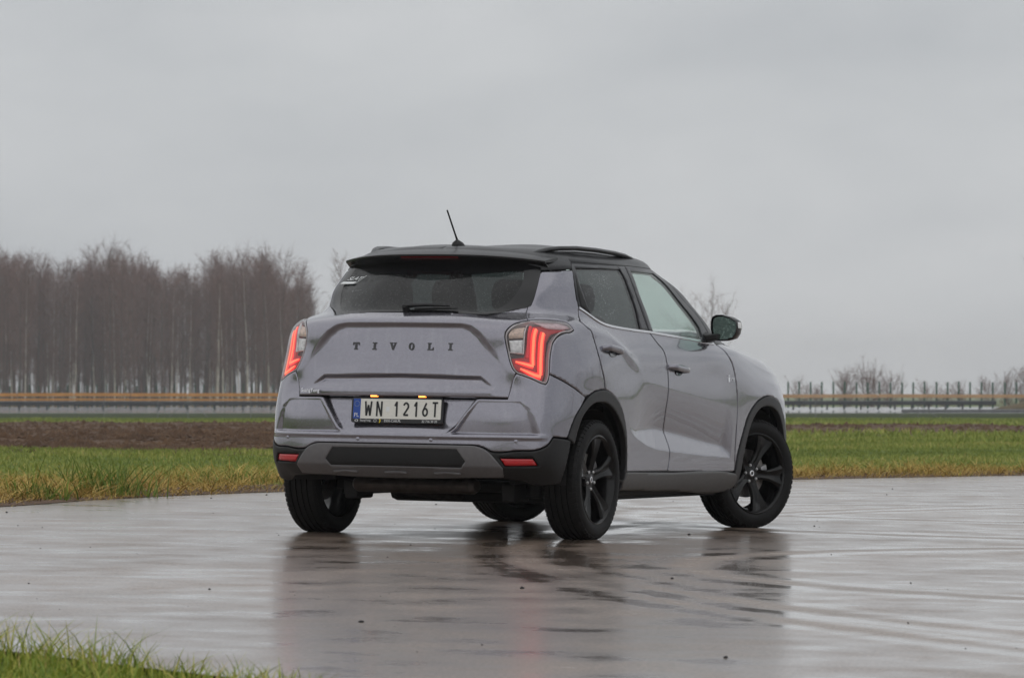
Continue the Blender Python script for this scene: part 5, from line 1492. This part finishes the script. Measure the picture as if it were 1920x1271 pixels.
# wire fence stakes in front of the motorway
stake = [(195, 748, 778, 0), (296, 750, 778, 0), (353, 750, 778, 1), (745, 752, 778, 0), (470, 748, 778, 0), (1529, 752, 790, 0), (1721, 757, 790, 1)]
names = ["leftmost thin grey fence stake before the motorway", "thin grey fence stake second from left before the motorway", "grey fence stake with two slanted braces, left of the car", "thin grey fence stake hidden behind the car", "thin grey fence stake just left of the car before the motorway", "thin grey fence stake right of the car's front wheel", "grey fence stake with two slanted braces, right of the car"]
for (px, t, b_, br), nm in zip(stake, names):
    if px == 745: continue
    y = 204; x = PXX(px, y); zb = float(ground_z(x, y)) - .1; root = empty("fence_stake", (x, y, zb)); tag(root, nm, "fence stake", None)
    zt = PXZ(t, y) - zb
    mb = MB(); mb.tube([(0, 0, 0), (0, 0, zt)], .022, 6); mb.build("upright", 'fence_post', root)
    if br:
        for s in (-1, 1):
            mb = MB(); mb.tube([(s * .95, 0, .12), (0, 0, zt - .05)], .018, 6); mb.build("brace", 'fence_post', root)

# ================================================================== bare trees
M['bark'] = simple("bark_brown", (.090, .074, .066), .9, var=.35, vscale=2.0, spec=.1)
M['bark_pale'] = simple("bark_birch", (.58, .53, .47), .85, var=.4, vscale=1.5, spec=.1)
M['twig'] = simple("twig_brown", (.165, .090, .075), .9, var=.35, vscale=.6, spec=.1)
def tree_geo(seed, h, r0, crown_from, spread, nb, nt, wob=.02, tw=.030, tl=1.0, multi=1):
    """returns (trunk verts/faces, crown verts/faces)"""
    g = np.random.default_rng(seed); tr, cr = MB(), MB()
    tips = []
    for st in range(multi):
        lx, ly = g.normal(0, wob * (1 if multi == 1 else 5), 2); pts = []; p = np.array([g.normal(0, .25) if multi > 1 else 0., g.normal(0, .25) if multi > 1 else 0., 0.])
        ns = 9
        for k in range(ns + 1):
            pts.append(p.copy()); p = p + np.array([lx + g.normal(0, wob), ly + g.normal(0, wob), 1.]) * (h / ns) * (1 if st == 0 else .9)
        pts = np.array(pts); rad = [max(.02, r0 * (1 - (k / ns) * .88)) for k in range(ns + 1)]
        tr.tube(pts.tolist(), rad, 5, caps=False)
        for b in range(max(1, nb // multi)):
            t = crown_from + (1 - crown_from) * (b + g.uniform(0, 1)) / (max(1, nb // multi))
            f = t * ns; i = min(int(f), ns - 1); o = pts[i] + (pts[i + 1] - pts[i]) * (f - i)
            az = g.uniform(0, 2 * np.pi); el = g.uniform(.60, 1.20) + .10 * t
            q = (t - crown_from) / (1 - crown_from)
            L = spread * (math.sin(math.pi * min(1, .12 + .72 * q)) * .75 + .25) * g.uniform(.55, 1.25)
            d = np.array([math.cos(az) * math.cos(el), math.sin(az) * math.cos(el), math.sin(el)])
            e1 = o + d * L * .55; e2 = e1 + (d + np.array([0, 0, .25]) + g.normal(0, .15, 3)) * L * .5
            cr.tube([o, e1, e2], [max(.018, rad[i] * .32), .020, .010], 3, caps=False)
            for w in range(nt):
                s = g.uniform(.15, 1.0); c = o + (e1 - o) * (s / .55) if s < .55 else e1 + (e2 - e1) * ((s - .55) / .45)
                dd = d * .6 + g.normal(0, .55, 3); dd[2] = abs(dd[2]) * .7 + .15; dd /= np.linalg.norm(dd); l = tl * g.uniform(.4, 1.2)
                m1 = c + dd * l * .5 + g.normal(0, .06, 3); m2 = m1 + (dd + g.normal(0, .35, 3)) * l * .5
                sd = np.cross(dd, g.normal(0, 1, 3)); sd /= np.linalg.norm(sd) + 1e-9
                wv = tw * g.uniform(.5, 1.1)
                cr.add([c - sd * wv, c + sd * wv, m1 + sd * wv * .6, m1 - sd * wv * .6, m2], [(0, 1, 2, 3), (3, 2, 4)])
    return tr, cr
def mesh_from(mb, name, mat):
    me = bpy.data.meshes.new(name); me.from_pydata(mb.v, [], mb.f); me.update(); me.materials.append(M[mat]); return me
kinds = []
for k, (h, r0, cf, sp, nb, nt, pale) in enumerate(((17.5, .15, .22, 3.0, 60, 26, 0), (18.5, .14, .30, 2.8, 60, 26, 1), (16.5, .17, .16, 3.4, 64, 26, 0), (19.0, .15, .34, 2.9, 58, 26, 0), (17.0, .12, .28, 2.5, 56, 24, 1), (18.0, .17, .20, 3.3, 62, 26, 0))):
    t_, c_ = tree_geo(100 + k, h, r0, cf, sp, nb, nt, tw=.015, tl=1.3)
    kinds.append((mesh_from(t_, "trunk", 'bark_pale' if pale else 'bark'), mesh_from(c_, "crown", 'twig'), pale, h, t_, c_))
gt = np.random.default_rng(5)
FW = 600.0
def top_px(px):
    return np.interp(px, [-120, 0, 30, 60, 120, 200, 240, 300, 340, 420, 470, 500, 530, 560, 590, 620], [490, 492, 474, 500, 508, 490, 484, 508, 505, 500, 486, 490, 525, 522, 545, 575])
i = 0
for px in np.arange(-60, 586, 7.0):
    px = px + gt.uniform(-3.5, 3.5); y = FW + gt.uniform(-14, 14); kd = kinds[int(gt.integers(0, 6))]
    zt = PXZ(top_px(px) + 10 + gt.normal(0, 17), y); zb = float(ground_z(PXX(px, y), y)); s = (zt - zb) / (kd[3] + .9)
    root = empty("bare_tree", (PXX(px, y), y, zb)); root.scale = (s, s, s); root.rotation_euler = (0, 0, gt.uniform(0, 6.28))
    if kd[2]: tag(root, "pale-trunked leafless birch in the front of the far wood", "tree", "pale birches at the front of the wood")
    else: tag(root, "dark-trunked leafless tree in the front of the far wood", "tree", "dark trees at the front of the wood")
    for nm, me in (("trunk", kd[0]), ("crown", kd[1])):
        c = bpy.data.objects.new(nm, me); COL.objects.link(c); c.parent = root
    i += 1
# the depth of the wood: one mass
cnts, VVs, FFs, off_ = 0, [], [], 0
cache = {}
for r_ in range(195):
    px = gt.uniform(-90, 570) if r_ < 170 else gt.uniform(-330, -70); y = FW + gt.uniform(16, 110); ki = int(gt.integers(0, 6)); kd = kinds[ki]
    zt = PXZ(top_px(px) + 22 + gt.normal(0, 18), y); zb = float(ground_z(PXX(px, y), y)); s = (zt - zb) / (kd[3] + .9); a = gt.uniform(0, 6.28); ca, sa = math.cos(a) * s, math.sin(a) * s
    for q, mb in enumerate((kd[4], kd[5])):
        if (ki, q) not in cache:
            cache[(ki, q)] = (np.array(mb.v), np.array([t for f in mb.f for t in ([f[:3]] if len(f) == 3 else [(f[0], f[1], f[2]), (f[0], f[2], f[3])])]))
        v, t3 = cache[(ki, q)]
        VVs.append(np.c_[v[:, 0] * ca - v[:, 1] * sa + PXX(px, y), v[:, 0] * sa + v[:, 1] * ca + y, v[:, 2] * s + zb]); FFs.append(t3 + off_); off_ += len(v)
VV = np.vstack(VVs).astype(np.float32); FF = np.vstack(FFs).astype(np.int32)
me = bpy.data.meshes.new("wood"); me.vertices.add(len(VV)); me.vertices.foreach_set("co", VV.ravel()); me.loops.add(FF.size); me.loops.foreach_set("vertex_index", FF.ravel())
me.polygons.add(len(FF)); me.polygons.foreach_set("loop_start", (np.arange(len(FF)) * 3).astype(np.int32)); me.polygons.foreach_set("loop_total", np.full(len(FF), 3, np.int32)); me.update(calc_edges=True); me.materials.append(M['twig'])
o = bpy.data.objects.new("wood", me); COL.objects.link(o); o["kind"] = "stuff"; tag(o, "depth of the leafless wood behind its front trees", "wood")
# thin stems standing between the trees, part of the same mass
sb = MB()
for r_ in range(240):
    px = gt.uniform(-90, 572); y = FW + gt.uniform(5, 130); x = PXX(px, y); zb = float(ground_z(x, y)); h = gt.uniform(6, 14); lx = gt.normal(0, .35)
    sb.tube([(x, y, zb), (x + lx * .5, y, zb + h * .5), (x + lx, y, zb + h)], [gt.uniform(.05, .12), .05, .02], 4, caps=False)
so = sb.build("wood_stems", 'bark'); so["kind"] = "stuff"; tag(so, "thin bare stems filling the far wood", "wood")
# undergrowth at the wood's foot
g2 = np.random.default_rng(17); n = 26000
px = g2.uniform(-80, 600, n); yv = FW + g2.uniform(-30, 110, n); xx = PXX(px, yv)
bl = blades("wood_undergrowth", np.c_[xx, yv, [float(ground_z(a, b)) - .1 for a, b in zip(xx, yv)]], g2.uniform(.5, 2.6, n) * np.where(yv < FW, .5, 1.3), np.full(n, .06), .5, np.clip(g2.normal(.35, .2, n), 0, 1), 'blade_dry', "brown undergrowth at the foot of the wood", "undergrowth", 71)
# single trees
def lone(px, py_top, y, h, r0, cf, sp, nb, nt, seed, label, tw=.022, tl=1.2, multi=1, name="bare_tree", cat="tree"):
    t_, c_ = tree_geo(seed, h, r0, cf, sp, nb, nt, .03, tw, tl, multi)
    x = PXX(px, y); zb = float(ground_z(x, y)); s = (PXZ(py_top, y) - zb) / (h * 1.04)
    root = empty(name, (x, y, zb)); root.scale = (s, s, s); tag(root, label, cat)
    t_.build("trunk", 'bark', root, auto=60); c_.build("crown", 'twig', root)
lone(1328, 552, 520, 15, .12, .36, 4.2, 60, 14, 301, "slender bare tree standing behind the car's door mirror", .017, 1.6, 3)
lone(640, 482, 620, 18, .15, .35, 3.0, 36, 14, 302, "bare tree at the wood's right end, beside the car's rear window", .022, 1.2)
lone(1985, 440, 300, 14, .18, .25, 3.4, 44, 12, 303, "bare tree cut off by the picture's right edge", .016, 1.0)
bush = [(1500, 712, 3), (1535, 722, 2), (1590, 708, 3), (1630, 700, 4), (1660, 712, 3), (1735, 716, 3), (1770, 722, 2), (1800, 718, 2), (1855, 708, 3), (1895, 702, 2), (1918, 690, 3)]
bl_ = ["bare bush beside the car's nose behind the green posts", "low bare bush second from the car's nose", "bare bush left of the tallest bush on the right", "tallest rounded bare bush on the right skyline", "bare bush right of the tallest bush", "bare bush above the braced fence stake", "low bare bush right of the braced fence stake", "small bare bush towards the right", "thin bare bush near the end of the right guard rail", "bare bush second from the right edge", "tall bare bush at the right edge of the picture"]
for k, ((px, t, m_), lb) in enumerate(zip(bush, bl_)):
    lone(px, t + (2 if k in (2, 3, 4) else 9), 480, 6.0, .06, .12, 3.3 if k in (2, 3, 4) else 2.6, 80 if k in (2, 3, 4) else 56, 16, 400 + k, lb, .024, .9, m_ + 2, "bare_bush", "bush")
# far low wood on the right skyline and trees out of frame that the doors mirror
for k, (ang, d_, h) in enumerate(((38, 95, 14), (41, 120, 16), (43.5, 92, 9), (47, 130, 17), (52, 140, 12), (56, 120, 13), (60, 150, 15))):
    a = R(ang); x, y = d_ * math.sin(a), d_ * math.cos(a)
    t_, c_ = tree_geo(500 + k, h, .2, .12, 1.6, 60, 10, .02, .05, 1.2)
    root = empty("roadside_tree", (x, y, float(ground_z(x, y)))); tag(root, "bare roadside tree out of view to the right, mirrored in the car's doors", "tree", "trees mirrored in the doors")
    t_.build("trunk", 'bark', root); c_.build("crown", 'twig', root)

# ================================================================== haze: the damp air
m, n_, l_, p_ = new_mat("damp_air"); n_.remove(p_)
pv = N(n_, "ShaderNodeVolumePrincipled"); pv.inputs["Color"].default_value = (.99, .99, 1, 1); pv.inputs["Density"].default_value = HAZE; pv.inputs["Anisotropy"].default_value = 0.0
l_.new(pv.outputs["Volume"], n_["Material Output"].inputs["Volume"])
M['haze'] = m
mb = MB(); mb.box(-1520, 1520, -520, 2420, -4.4, 26.0)
hz = mb.build("haze", 'haze'); hz["kind"] = "stuff"
tag(hz, "pale damp haze filling the air over the fields", "haze")
